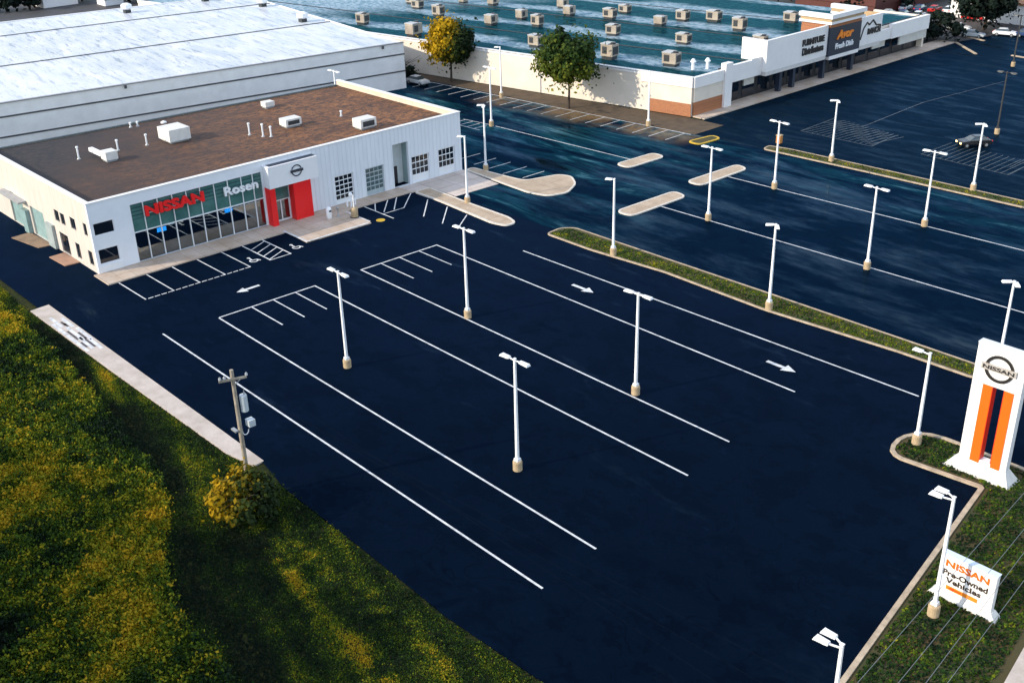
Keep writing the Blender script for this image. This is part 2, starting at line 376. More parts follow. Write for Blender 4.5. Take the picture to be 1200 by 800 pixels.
def densify(poly, rad=1.0, k=6):
    """round the corners of an outline"""
    out = []; n = len(poly)
    for i in range(n):
        p0, p1, p2 = Vector(poly[i - 1]), Vector(poly[i]), Vector(poly[(i + 1) % n])
        a = min(rad, (p0 - p1).length * .45, (p2 - p1).length * .45)
        s, e = p1 + (p0 - p1).normalized() * a, p1 + (p2 - p1).normalized() * a
        for t in range(k + 1):
            t /= k; out.append(tuple(s * (1 - t) ** 2 + p1 * 2 * t * (1 - t) + e * t * t))
    return out
def wall_grid(mb, o, u, L, Hh, n, th, holes):
    """wall slab with real openings. o origin, u horizontal unit vector, n outward normal; holes (u0,u1,z0,z1)"""
    o, u, n = Vector(o), Vector(u), Vector(n)
    us = sorted({0, L, *[h[0] for h in holes], *[h[1] for h in holes]}); zs = sorted({0, Hh, *[h[2] for h in holes], *[h[3] for h in holes]})
    def solid(i, j):
        if i < 0 or j < 0 or i >= len(us) - 1 or j >= len(zs) - 1: return False
        cu = (us[i] + us[i + 1]) / 2; cz = (zs[j] + zs[j + 1]) / 2
        return not any(h[0] < cu < h[1] and h[2] < cz < h[3] for h in holes)
    P = lambda a, z, d: tuple(o + u * a + Vector((0, 0, z)) - n * d)
    flip = u.cross(Vector((0, 0, 1))).dot(n) < 0
    def q(*p): mb.add(p[::-1] if flip else p, [(0, 1, 2, 3)])
    for i in range(len(us) - 1):
        for j in range(len(zs) - 1):
            if not solid(i, j): continue
            a, b, c, d = us[i], us[i + 1], zs[j], zs[j + 1]
            q(P(a, c, 0), P(b, c, 0), P(b, d, 0), P(a, d, 0)); q(P(a, c, th), P(a, d, th), P(b, d, th), P(b, c, th))
            if not solid(i - 1, j): q(P(a, c, th), P(a, c, 0), P(a, d, 0), P(a, d, th))
            if not solid(i + 1, j): q(P(b, c, 0), P(b, c, th), P(b, d, th), P(b, d, 0))
            if not solid(i, j - 1): q(P(a, c, th), P(b, c, th), P(b, c, 0), P(a, c, 0))
            if not solid(i, j + 1): q(P(a, d, 0), P(b, d, 0), P(b, d, th), P(a, d, th))
def text(body, name, m, parent, o, u, v, width, height, depth=.12, bold=.02, shear=0):
    """raised lettering; o = lower left corner, u/v = directions on the sign"""
    cu = bpy.data.curves.new(name, 'FONT'); cu.body = body; cu.size = 1; cu.extrude = .1; cu.offset = bold; cu.shear = shear; cu.resolution_u = 3
    t = bpy.data.objects.new(name, cu); COL.objects.link(t)
    me = bpy.data.meshes.new_from_object(t); bpy.data.objects.remove(t); bpy.data.curves.remove(cu)
    co = np.array([p.co for p in me.vertices]); mn, mx = co.min(0), co.max(0)
    u, v = Vector(u).normalized(), Vector(v).normalized(); n = u.cross(v); o = Vector(o) - Vector(parent.get('_o', (0, 0, 0)))
    for p in me.vertices:
        a = (p.co.x - mn[0]) / (mx[0] - mn[0]) * width; b = (p.co.y - mn[1]) / (mx[1] - mn[1]) * height; c = (p.co.z - mn[2]) / (mx[2] - mn[2]) * depth
        p.co = o + u * a + v * b + n * c
    me.materials.clear(); me.materials.append(m)
    ob = bpy.data.objects.new(name, me); COL.objects.link(ob); ob.parent = parent; return ob

# ------------------------------------------------------------------ camera, sun, sky
H = 45.0
F, PITCH, ROLL, YAW = 1289.73218, 0.456794961, -0.028043436, 2.41365836
cy, sy, cp, sp = math.cos(YAW), math.sin(YAW), math.cos(PITCH), math.sin(PITCH)
fwd = Vector((cy * cp, sy * cp, -sp)); rt = Vector((sy, -cy, 0)); up = rt.cross(fwd)
cr, sr = math.cos(ROLL), math.sin(ROLL)
r2 = rt * cr + up * sr; u2 = -rt * sr + up * cr
cam = bpy.data.cameras.new('camera'); camo = bpy.data.objects.new('camera', cam); COL.objects.link(camo)
camo.matrix_world = Matrix(((r2.x, u2.x, -fwd.x, 0), (r2.y, u2.y, -fwd.y, 0), (r2.z, u2.z, -fwd.z, H), (0, 0, 0, 1)))
cam.sensor_width = 36; cam.lens = F / 1200 * 36; cam.clip_end = 4000; cam.clip_start = .5
scene.camera = camo
SUN_EL, d2 = math.radians(25), Vector((.36, .93)).normalized()      # light travels along d2
sun = bpy.data.lights.new('sun', 'SUN'); suno = bpy.data.objects.new('sun', sun); COL.objects.link(suno)
sdir = Vector((d2.x * math.cos(SUN_EL), d2.y * math.cos(SUN_EL), -math.sin(SUN_EL)))
suno.rotation_euler = sdir.to_track_quat('-Z', 'Y').to_euler(); suno.location = (-100, -100, 80)
sun.energy = 2.45; sun.angle = math.radians(.6); sun.color = (1, .87, .68)
w = bpy.data.worlds.new('World'); scene.world = w; w.use_nodes = True
nt = w.node_tree; bg = nt.nodes['Background']
sky = N(nt, 'ShaderNodeTexSky', sky_type='NISHITA'); sky.sun_disc = False; sky.sun_elevation = SUN_EL
sky.sun_rotation = math.atan2(-d2.x, -d2.y); sky.air_density = 1.0; sky.dust_density = .3; sky.ozone_density = 1.5
tc = N(nt, 'ShaderNodeTexCoord')
cl = noise(nt, 2.4, 7, .6, vec=tc.outputs['Generated'], stretch=(1, 1, 2.6), dist=.3)
cf = ramp(nt, cl, [(.44, 0.), (.64, .85)])
nt.links.new(mix(nt, cf, sky.outputs[0], (6.8, 6.9, 7.1)), bg.inputs[0])
bg.inputs[1].default_value = .15
vs = scene.view_settings; vs.view_transform = 'Standard'; vs.look = 'None'; vs.gamma = 1; vs.use_curve_mapping = False; vs.exposure = .98

# ------------------------------------------------------------------ ground, lots, kerbs
g = MB(); g.add([(-1500, -700, -.12), (700, -700, -.12), (700, 1500, -.12), (-1500, 1500, -.12)], [(0, 1, 2, 3)])
struct(g.build('ground', soil))
a = MB(); a.mi = 0
# front lot (fresh sealcoat): everything between the field edge and the grass median, round to the side drive
FL = [(-150, 32.3), (-108.2, 32.3), (-108.2, 33.4), (-66.6, 33.4), (-62, 32.6), (-52, 32.5), (-43, 32.2), (-34.6, 32.6), (-21.2, 34.0), (-22.99, 44.64), (-26.81, 68.4), (-27.3, 68.6), (-32.9, 67.95), (-33.9, 68.4), (-34.3, 70.2), (-33.9, 71.9), (-33.0, 72.6), (-30.6, 72.9), (-10, 72.9), (60, 74), (60, 84.2), (-150, 84.2)]
a.prism(FL, -.10, 0.)
struct(a.build('parking_lot', asph_fresh))
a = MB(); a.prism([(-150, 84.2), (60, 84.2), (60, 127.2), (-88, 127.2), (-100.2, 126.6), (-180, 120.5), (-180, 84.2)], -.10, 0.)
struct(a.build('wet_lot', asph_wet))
a = MB(); a.prism([(-100.2, 126.6), (-88, 127.2), (60, 127.2), (60, 262), (-96, 262), (-104.4, 212), (-104.4, 133.9), (-100.2, 133.4)], -.10, -.004)
struct(a.build('store_lot', asph_old))
# sliver between the store wall and its parking row: planted verge in dark mulch
a = MB(); a.prism([(-180, 120.5), (-107.4, 126.3), (-100.2, 126.7), (-100.2, 133.4), (-104.4, 133.4), (-107.1, 133.3), (-180, 122.0)], -.10, .02)
struct(a.build('verge', mat('mulch', (.11, .075, .045), .95, var=.5, scale=.6, bumps=.4)))

def island(name, poly, fill, kerb, kw=.22, zt=.14, zf=.12, rad=.8):
    p = densify(poly, rad); n = len(p)
    ar = sum(p[i][0] * p[(i + 1) % n][1] - p[(i + 1) % n][0] * p[i][1] for i in range(n))
    if ar < 0: p = p[::-1]
    m = MB(); m.ring(p, kw, -.05, zt); m.mi = 1; m.prism(inset_poly(p, kw * .9), -.05, zf)
    return struct(m.build(name, [kerb, fill]))
kerb_white = mat('kerb_white', (.70, .64, .56), .8, var=.25, scale=3)
kerb_yellow = mat('kerb_yellow', (.62, .40, .03), .7, var=.3, scale=3)
grass_dirt = mat('lawn_soil', (.030, .042, .012), .95, var=.6, scale=.35, col2=(.075, .045, .012), bumps=.4)
island('traffic_island', [(-85.7, 93.6), (-83.0, 93.6), (-82.9, 103.9), (-85.5, 104.4)], conc_island, kerb_white, .25, rad=1.3)
island('traffic_island', [(-86.9, 108.3), (-84.3, 108.3), (-84.3, 118.2), (-86.6, 118.8)], conc_island, kerb_white, .25, rad=1.3)
island('traffic_island', [(-98.7, 107.6), (-96.1, 107.6), (-95.9, 115.0), (-98.4, 115.3)], conc_island, kerb_white, .25, rad=1.3)
island('traffic_island', [(-98.6, 122.7), (-96.1, 122.6), (-95.9, 127.4), (-97.9, 127.9)], grass_dirt, kerb_yellow, .3, rad=1.1)
island('traffic_island', [(-111.8, 91.95), (-98.5, 91.2), (-95.6, 92.0), (-94.7, 94.6), (-96.5, 98.0), (-99.2, 99.9), (-101.1, 99.2), (-102.4, 94.4), (-104.8, 94.0), (-111.8, 93.4)], conc_island, kerb_white, .25, rad=1.0)
island('traffic_island', [(-109.4, 81.2), (-105, 81.3), (-99, 80.9), (-93.4, 80.5), (-91.3, 81.1), (-91.4, 82.7), (-93.3, 83.4), (-101.5, 83.5), (-109.4, 83.9)], conc_island, kerb_white, .3, rad=.8)
island('grass_median', [(-86.2, 82.5), (-86.4, 85.0), (-85.2, 86.3), (-58, 86.35), (-34.8, 86.2), (-34.0, 84.6), (-35.2, 83.6), (-42, 83.6), (-56, 82.7), (-69, 83.2), (-79, 82.4)], grass_dirt, kerb_tan, .2, .13, .10, .7)
island('grass_median', [(-88.4, 127.0), (-72, 127.5), (-20, 128.4), (40, 129.5), (40, 131.6), (-20, 130.7), (-72, 129.9), (-85.5, 129.6), (-88.8, 129.0)], grass_dirt, kerb_tan, .22, .13, .10, .7)
struct(MB().tube((-104.07, 72.1, 0), (-104.07, 72.1, .012), .55, seg=20).build('drain_cover', kerb_yellow))
# lawn with the signs, its kerb and the pavement beyond
lawn = [(-34.3, 70.2), (-33.9, 71.9), (-33.0, 72.6), (-30.6, 72.9), (10, 72.9), (10, 34), (-21.2, 34.0), (-22.99, 44.64), (-26.81, 68.4), (-27.3, 68.6), (-32.9, 67.95), (-33.9, 68.4)]
struct(MB().prism(lawn, -.1, .05).build('lawn', grass_dirt))
kb = MB()
def band(mb, pts, w, z0, z1):
    pts = [Vector(p) for p in pts]; n = len(pts); L, R = [], []
    for i, p in enumerate(pts):
        d1 = (p - pts[i - 1]).normalized() if i else (pts[1] - p).normalized(); d2_ = (pts[i + 1] - p).normalized() if i < n - 1 else d1
        t = (d1 + d2_).normalized(); nn = Vector((-t.y, t.x)); k = 1 / max(.5, nn.dot(Vector((-d1.y, d1.x))))
        L.append(p + nn * w / 2 * k); R.append(p - nn * w / 2 * k)
    for i in range(n - 1):
        vs = [(q.x, q.y, z) for z in (z0, z1) for q in (L[i], R[i], R[i + 1], L[i + 1])]
        mb.add(vs, [(4, 5, 6, 7), (0, 1, 5, 4), (1, 2, 6, 5), (2, 3, 7, 6), (3, 0, 4, 7)])
band(kb, [(10, 72.95), (-30.6, 72.9), (-32.0, 72.85), (-33.0, 72.6), (-33.6, 72.2), (-33.95, 71.7), (-34.25, 71.0), (-34.35, 70.2), (-34.2, 69.2), (-33.9, 68.5), (-33.4, 68.1), (-32.8, 67.95), (-27.0, 68.55), (-26.81, 68.4), (-22.99, 44.64), (-21.2, 34)], .34, -.05, .15)
struct(kb.build('kerb', kerb_tan))
struct(MB().prism([(-17.5, 56.0), (-16.6, 50), (-14.5, 36), (8, 36), (8, 60)], -.1, .10).build('pavement', conc_white))
# concrete apron along the field
struct(MB().prism([(-108.1, 31.4), (-108.3, 33.35), (-66.6, 33.5), (-66.5, 32.6), (-69.6, 32.0), (-90, 31.6)], -.1, .03).build('concrete_apron', conc_white))
pb = MB()
for x0, x1, y in ((-104.9, -101.8, 32.15), (-104.0, -101.2, 32.95), (-103.2, -99.9, 31.75), (-101.6, -97.6, 32.45), (-100.7, -97.2, 33.1), (-99.8, -94.9, 31.75), (-98.4, -95.2, 32.35), (-97.4, -94.6, 32.95)):
    pb.box(x0, x1, y - .16, y + .16, .03, .036)
struct(pb.build('painted_bars', line_white))
pb = MB()
for x0, x1, y in ((-103.2, -102.0, 32.55), (-102.6, -101.6, 32.62), (-100.6, -98.0, 32.12), (-99.6, -97.7, 32.78), (-98.0, -95.4, 32.65), (-97.2, -95.8, 32.05)): pb.box(x0, x1, y - .11, y + .11, .03, .034)
struct(pb.build('dark_bars', mat('bar_dark', (.08, .075, .085), .7, var=.4, scale=2)))  # darker bars lying in the gaps between the white ones
# sidewalk and aprons round the dealership
XF = -112.25; YL, YR = 40.5, 91.85
wk = MB(); wk.prism([(-112.3, 39.9), (-108.65, 39.9), (-108.65, 61.9), (-104.0, 61.6), (-103.9, 70.6), (-109.6, 71.2), (-109.6, 81.0), (-112.3, 81.0)], -.05, .13)
struct(wk.build('sidewalk', conc_walk))
wk = MB(); wk.prism([(-112.3, 81.05), (-109.45, 81.05), (-109.45, 84.0), (-104.2, 84.0), (-104.0, 91.1), (-111.9, 91.85), (-112.3, 91.85)], -.05, .05)
struct(wk.build('driveway_apron', conc_pale))
# painted concrete edge of the entrance slab
pe = MB(); pe.box(-109.2, -104.05, 61.55, 61.85, .131, .137); pe.box(-104.25, -103.97, 61.9, 70.3, .131, .137); pe.box(-109.3, -104.3, 70.62, 70.85, .131, .137)
struct(pe.build('painted_edge', line_white))

# ------------------------------------------------------------------ painted markings
mk = MB(); mkz = [.006]
def line(p, q, wd=.13, mb=None):
    mb = mb or mk; p, q = Vector(p), Vector(q); d = (q - p).normalized(); n = Vector((-d.y, d.x)) * wd / 2; mkz[0] += .00025
    z = mkz[0]; mb.add([(v.x, v.y, z) for v in (p - n, q - n, q + n, p + n)], [(0, 1, 2, 3)])
LW = .17
for p, q in (((-93.41, 38.5), (-40.72, 38.3)), ((-92.8, 44.15), (-41.2, 43.7)), ((-92.8, 55.3), (-42.58, 54.95)), ((-92.9, 61.25), (-43.37, 60.9)), ((-92.8, 71.6), (-44.43, 71.15)), ((-84.35, 77.2), (-36.85, 77.65)),
             ((-82.95, 98.95), (-30, 99.5)), ((-84.3, 113.85), (-20, 115.4)), ((-125.66, 109.8), (-98.5, 110.95)), ((-92.85, 44.2), (-92.75, 55.3)), ((-92.85, 61.25), (-92.7, 71.6)),
             ((-34, 115.2), (20, 116.3))): line(p, q, LW)
for y in (47.8, 50.3, 52.9): line((-92.8, y), (-86.9, y - .05), LW * .85)
for y in (63.85, 66.35, 69.05): line((-92.7, y), (-86.9, y - .05), LW * .85)
for y in (41.0, 44.15, 47.15, 50.15, 53.2): line((-108.6, y), (-102.3, y + .05), LW * .85)
for y in (41.2, 44.3, 47.3, 50.3):
    for k in range(4): line((-102.35, y + .12 + k * .74), (-102.35, y + .12 + k * .74 + .58), LW * .85)
for y in (55.85, 58.5): line((-109.1 if y > 57 else -108.6, y), (-102.4, y), LW)
line((-102.45, 55.85), (-102.5, 58.5), LW * .85)
for x in (-106.7, -105.35, -104.0, -102.7): line((x, 55.9), (x - 1.35, 58.4), LW * .8)
line((-109.5, 73.6), (-103.4, 73.55), LW)
line((-105.6, 73.7), (-105.6, 76.8), LW * .8); line((-105.6, 76.8), (-109.5, 80.9), LW * .8)
for x, y in ((-107.2, 73.6), (-106.1, 74.1), (-105.9, 75.5)): line((x, y), (x - 3.4 if x < -107 else -109.5, y + 2.4 if x < -107 else y + 3.1), LW * .8)
for x, y0, y1 in ((-105.9, 80.8, 76.5), (-101.9, 80.7, 76.5), (-97.9, 80.5, 76.6)): line((x, y0), (x + (4.6 if x < -103 else 4.2 if x < -100 else 2.9), y1), LW * .8)
for x, y0, y1 in ((-116.3, 94.6, 98.6), (-112.9, 94.5, 98.6), (-110.0, 94.7, 98.7), (-106.85, 94.4, 98.8), (-103.6, 95.0, 99.0)): line((x, y0), (x, y1), LW * .8)
line((-132.5, 109.1), (-126.2, 109.8), LW * .8); line((-132.5, 106.3), (-125.6, 106.6), LW * .8)
for x in (-132, -130.3, -128.6, -127): line((x, 106.4), (x, 109.2), LW * .8)
line((-157, 121.6), (-100.6, 126.2), LW)
for k in range(19):
    x = -156 + k * 3.02; y = 121.6 + (x + 157) * (4.6 / 56.4); line((x, y - .15), (x + .1, y - 4.6), LW * .8)
def arrow(x, y, sgn, L=3.0):
    mkz[0] += .0003; z = mkz[0]
    mk.add([(x - sgn * L * .5, y - .2, z), (x + sgn * L * .1, y - .2, z), (x + sgn * L * .1, y + .2, z), (x - sgn * L * .5, y + .2, z)], [(0, 1, 2, 3)] if sgn > 0 else [(3, 2, 1, 0)])
    mk.add([(x + sgn * L * .1, y - .62, z), (x + sgn * L * .5, y, z), (x + sgn * L * .1, y + .62, z)], [(0, 1, 2)] if sgn > 0 else [(2, 1, 0)])
arrow(-72.2, 74.25, 1); arrow(-47.9, 74.1, 1)
def arrow_y(x, y, L=2.7):
    mkz[0] += .0003; z = mkz[0]
    mk.add([(x - .2, y - L * .1, z), (x + .2, y - L * .1, z), (x + .2, y + L * .5, z), (x - .2, y + L * .5, z)], [(0, 1, 2, 3)])
    mk.add([(x - .62, y - L * .1, z), (x, y - L * .5, z), (x + .62, y - L * .1, z)], [(0, 1, 2)])
arrow_y(-97.1, 49.9)
def wheelchair(x, y):
    """access symbol, top towards the building"""
    mkz[0] += .0003; z = mkz[0]
    def arc(cx, cy, r0, r1, a0, a1, k=14):
        vs = []; 
        for i in range(k + 1):
            t = a0 + (a1 - a0) * i / k; vs += [(cx + r0 * math.cos(t), cy + r0 * math.sin(t), z), (cx + r1 * math.cos(t), cy + r1 * math.sin(t), z)]
        mk.add(vs, [(2 * i, 2 * i + 1, 2 * i + 3, 2 * i + 2) for i in range(k)])
    arc(x + .25, y, .34, .52, -2.4, 1.9); arc(x - .82, y - .05, 0.001, .2, 0, 2 * PI)
    line((x - .6, y - .05), (x + .1, y - .1), .2); line((x + .1, y - .1), (x + .12, y + .45), .17); line((x + .12, y + .45), (x + .7, y + .62), .17)
wheelchair(-103.9, 54.45); wheelchair(-103.95, 60.0)
struct(mk.build('road_markings', line_white))
fm = MB(); mkz[0] = .002
for k in range(13):
    t = k / 12; line((-90 + 11.0 * t, 144.6 - 5.4 * t - .0), (-89.0 + 11.0 * t + .6, 148.0 - 2.2 * t), .12, fm)
line((-90, 138.6), (-78.2, 138.5), .12, fm); line((-78.2, 138.5), (-78.6, 145.5), .12, fm); line((-90, 138.6), (-90.3, 147.8), .12, fm)
for k in range(14):
    t = k / 13; line((-90.0 + 11.5 * t, 138.8), (-88.5 + 10 * t, 147.2 - 1.2 * t), .10, fm)
for k in range(15):
    t = k / 14; line((-71.3 + 12.5 * t, 139.6 - .8 * t), (-71.0 + 12.3 * t, 147.6 - 1.6 * t), .10, fm)
line((-71.3, 139.7), (-58.6, 138.8), .12, fm); line((-58.6, 138.8), (-58.8, 146), .12, fm)
line((-84.6, 146.4), (-85.4, 165.6), .14, fm); line((-85.4, 165.6), (-82.5, 188), .10, fm)
for k in range(6): line((-60 + 7 * k, 142), (-61 + 7 * k, 192), .10, fm)
struct(fm.build('faded_markings', line_faded))

# ------------------------------------------------------------------ dealership
D = thing('car_dealership', 'white car dealership with brown gravel roof, red lettering and a red framed entrance', 'building', (-128, 66, 0))
ZT, ZR = 7.95, 7.2
BK = [(-144.2, YL), (-140.6, YR)]
WINS_F = [(40.85, 43.1, 4.3, 5.68), (40.85, 43.1, 1.05, 2.72)]
GAR = [(71.4, 74.2, .13, 3.75), (76.05, 78.9, .13, 3.7), (83.4, 86.3, .13, 3.65), (87.9, 90.7, .13, 3.65)]
TALL = (80.45, 82.95, .13, 5.85)
holes = [(a_ - YL, b_ - YL, c_, d_) for a_, b_, c_, d_ in WINS_F + GAR + [TALL]] + [(45.15 - YL, 61.5 - YL, .13, 6.72), (62.4 - YL, 64.85 - YL, .13, 4.7)]
SP = 68.4
m1 = MB(); wall_grid(m1, (XF, YL, 0), (0, 1, 0), SP - YL, ZT, (1, 0, 0), .4, [h for h in holes if h[1] < SP - YL])
m1.build('wall', smooth_panel, D)
m1 = MB(); wall_grid(m1, (XF, SP, 0), (0, 1, 0), YR - SP, ZT, (1, 0, 0), .4, [(h[0] - SP + YL, h[1] - SP + YL, h[2], h[3]) for h in holes if h[0] > SP - YL])
m1.build('wall', front_panel, D)
LWX = [(-122.3, -121.0, 3.75, 5.1), (-120.6, -119.4, 3.75, 5.1), (-117.8, -116.4, 3.95, 5.3), (-114.2, -113.3, 4.1, 5.5), (-117.7, -116.5, .55, 2.35), (-114.3, -113.2, .7, 2.35), (-136.4, -135.2, 3.2, 4.0)]
LD = [(-122.0, -119.6, .1, 2.5)]
GD = [(-130.2, -126.2, .02, 3.6), (-137.0, -132.6, .02, 3.6)]
xb = BK[0][0]
m1 = MB(); wall_grid(m1, (xb, YL, 0), (1, 0, 0), XF - .402 - xb, ZT - .003, (0, -1, 0), .4, [(a_ - xb, b_ - xb, c_, d_) for a_, b_, c_, d_ in LWX + LD + GD])
m1.build('wall', side_panel, D)
m1 = MB(); m1.prism([(XF - .41, YR), (XF - .41, YR - .4), (BK[1][0], YR - .4), (BK[1][0], YR)], 0, ZT - .003)
m1.prism([(BK[0][0], YL + .41), (BK[0][0] + .4, YL + .41), (BK[1][0] + .4, YR - .41), (BK[1][0], YR - .41)], 0, ZR + .06)
m1.build('wall', mat('back_wall', (.66, .56, .44), .7, var=.2), D)
m1 = MB(); m1.prism([(XF - .40, YL + .40), (XF - .40, YR - .40), (BK[1][0] + .4, YR - .4), (BK[0][0] + .4, YL + .4)], ZR - .3, ZR)
roof_o = m1.build('roof', roof_gravel(), D)
cp_ = MB()
cp_.box(XF - .5, XF + .08, YL - .08, YR + .08, ZT, ZT + .09); cp_.box(xb, XF - .5, YL - .08, YL + .5, ZT, ZT + .088); cp_.box(BK[1][0], XF - .5, YR - .5, YR + .08, ZT, ZT + .088)
cp_.build('coping', mat('coping', (.76, .76, .76), .5, var=.1), D)
bt_ = MB(); bt_.prism([(BK[0][0] - .08, YL + .5), (BK[0][0] + .48, YL + .5), (BK[1][0] + .48, YR - .5), (BK[1][0] - .08, YR - .5)], ZR + .06, ZR + .14); bt_.build('roof_trim', mat('trim_dark', (.03, .05, .06), .6, var=.3), D)
# curtain wall: clear lower lights, slatted teal upper lights, mullions
def glass_mat():
    m, nt, b = new_mat('shop_glass'); nt.nodes.remove(b)
    gl = N(nt, 'ShaderNodeBsdfGlossy'); gl.inputs['Roughness'].default_value = .015; gl.inputs['Color'].default_value = (.95, 1, 1, 1)
    tr = N(nt, 'ShaderNodeBsdfTransparent'); tr.inputs['Color'].default_value = (.30, .36, .38, 1)
    fr = N(nt, 'ShaderNodeFresnel'); fr.inputs[0].default_value = 1.55
    fac = math_(nt, 'ADD', math_(nt, 'MULTIPLY', fr.outputs[0], 1.7), .16, True)
    ms = N(nt, 'ShaderNodeMixShader'); nt.links.new(fac, ms.inputs[0]); nt.links.new(tr.outputs[0], ms.inputs[1]); nt.links.new(gl.outputs[0], ms.inputs[2])
    nt.links.new(ms.outputs[0], nt.nodes['Material Output'].inputs[0]); return m
shop_glass = glass_mat()
ys = [45.15, 46.7, 48.4, 50.15, 51.85, 53.55, 55.3, 57.05, 58.8, 60.3, 61.5]
for i in range(10):
    y0, y1 = ys[i] + .03, ys[i + 1] - .03
    MB().box(XF - .24, XF - .21, y0, y1, .15, 3.44).build('glass_pane', shop_glass, D)
for i in range(10):
    y0, y1 = ys[i] + .03, ys[i + 1] - .03
    MB().box(XF - .24, XF - .21, y0, y1, 3.56, 6.68).build('slatted_window', teal_slat, D)
for y in ys[1:-1]: MB().box(XF - .26, XF - .10, y - .045, y + .045, .14, 6.70).build('mullion', white_metal, D)
m1 = MB(); m1.box(XF - .262, XF - .11, 45.15, 61.5, 3.44, 3.56); m1.box(XF - .262, XF - .08, 45.15, 45.22, .14, 6.7); m1.box(XF - .262, XF - .08, 61.43, 61.5, .14, 6.7)
m1.build('transom', white_metal, D)
# showroom interior seen through the glass
m1 = MB(); m1.box(XF - 9.2, XF - 9.0, 44, 66, .1, 3.6); m1.box(XF - 9, XF - .45, 44, 44.2, .1, 3.6); m1.box(XF - 9, XF - .45, 65.8, 66, .1, 3.6); m1.box(XF - 9, XF - .45, 44, 66, 3.52, 3.62); m1.box(XF - 9, XF - .42, 44, 66, .02, .1)
m1.build('showroom', mat('showroom_dark', (.035, .045, .055), .5, var=.3), D)
blue_e = emit('screen_blue', (.03, .35, 1.0), 6.0); white_e = emit('screen_white', (.8, .9, 1.0), 1.6)
for y, z, mm, s in ((49.6, 2.0, blue_e, .55), (50.9, 2.4, white_e, .3), (58.2, 2.1, blue_e, .5), (59.4, 2.5, white_e, .35), (56.3, 2.5, white_e, .25)):
    MB().box(XF - 3.1, XF - 3.0, y - s, y + s, z - s * .45, z + s * .45).build('lit_screen', mm, D)
# entrance portal
m1 = MB(); m1.box(XF + .002, XF + 1.3, 61.62, 68.4, 4.80, 7.40)
m1.build('entrance_canopy', mat('canopy_white', (.80, .80, .81), .45, var=.05), D)
MB().box(XF + .25, XF + 1.0, 62.0, 68.3, 7.401, 7.46).build('canopy_slot', navy_m, D)
MB().box(XF + .002, XF + 1.1, 61.64, 62.38, .13, 4.797).build('red_panel', red_m, D)
MB().box(XF + .002, XF + 1.1, 64.86, 67.3, .13, 4.797).build('red_panel', red_m, D)
m1 = MB(); m1.box(XF - .2, XF - .17, 62.43, 64.82, 2.8, 4.68); m1.build('slatted_window', teal_slat, D)
dr = MB(); dr.box(XF - .22, XF - .1, 62.42, 62.55, .14, 2.78); dr.box(XF - .22, XF - .1, 64.7, 64.83, .14, 2.78); dr.box(XF - .22, XF - .1, 63.56, 63.7, .14, 2.68); dr.box(XF - .22, XF - .1, 62.55, 64.7, 2.68, 2.78); dr.box(XF - .22, XF - .1, 62.55, 63.56, .14, .32); dr.box(XF - .22, XF - .1, 63.7, 64.7, .14, .32)
door = dr.build('door', white_metal, D)
for y0, y1 in ((62.55, 63.56), (63.7, 64.7)):
    q = MB().box(XF - .18, XF - .15, y0, y1, .32, 2.68).build('pane', shop_glass, door, origin=D['_o'])
    MB().box(XF - .1, XF - .05, (y1 - .1) if y0 < 63 else y0 + .05, (y1 - .05) if y0 < 63 else y0 + .1, .9, 1.5).build('handle', chrome, door, origin=D['_o'])
# emblem: ring with a bar across
def emblem(parent, c, u, v, R, mring, mbar, mtext, word, origin):
    u, v, c = Vector(u), Vector(v), Vector(c); n = u.cross(v)
    r = MB(); k = 28
    vs = []
    for i in range(k):
        t = 2 * PI * i / k
        for rr, dz in ((R * .80, .0), (R * .80, .10), (R, .10), (R, .0)): vs.append(tuple(c + (u * math.cos(t) * 1.03 + v * math.sin(t)) * rr + n * dz))
    fs = []
    for i in range(k):
        j = (i + 1) % k
        for q in range(3): fs.append((i * 4 + q, j * 4 + q, j * 4 + q + 1, i * 4 + q + 1))
    r.add(vs, fs); e = r.build('emblem', mring, parent, origin=origin)
    b = MB(); bw, bh = R * 1.22, R * .23
    M = Matrix((( u.x, v.x, n.x, c.x), (u.y, v.y, n.y, c.y), (u.z, v.z, n.z, c.z), (0, 0, 0, 1)))
    b.box(-bw, bw, -bh, bh, .02, .16, M); b.build('emblem_bar', mbar, e, origin=origin)
    e['_o'] = tuple(origin)
    text(word, 'lettering', mtext, e, c - u * bw * .9 - v * bh * .62 + n * .162, u, v, bw * 1.8, bh * 1.24, .02, .03)
    return e
emblem(D, (XF + 1.302, 65.4, 6.3), (0, 1, 0), (0, 0, 1), .72, chrome, chrome, text_black, 'NISSAN', D['_o'])
text('NISSAN', 'lettering', text_red, D, (XF + .06, 46.7, 5.1), (0, 1, 0), (0, 0, 1), 7.1, 1.2, .25, .045)
text('Rosen', 'lettering', text_white, D, (XF + .06, 56.35, 5.0), (0, 1, 0), (0, 0, 1), 4.4, 1.05, .2, .03)
m1 = MB(); m1.box(XF - .08, XF + .058, 46.9, 53.6, 5.35, 5.42); m1.box(XF - .08, XF + .058, 56.5, 60.6, 5.25, 5.32); m1.build('sign_rail', white_metal, D)
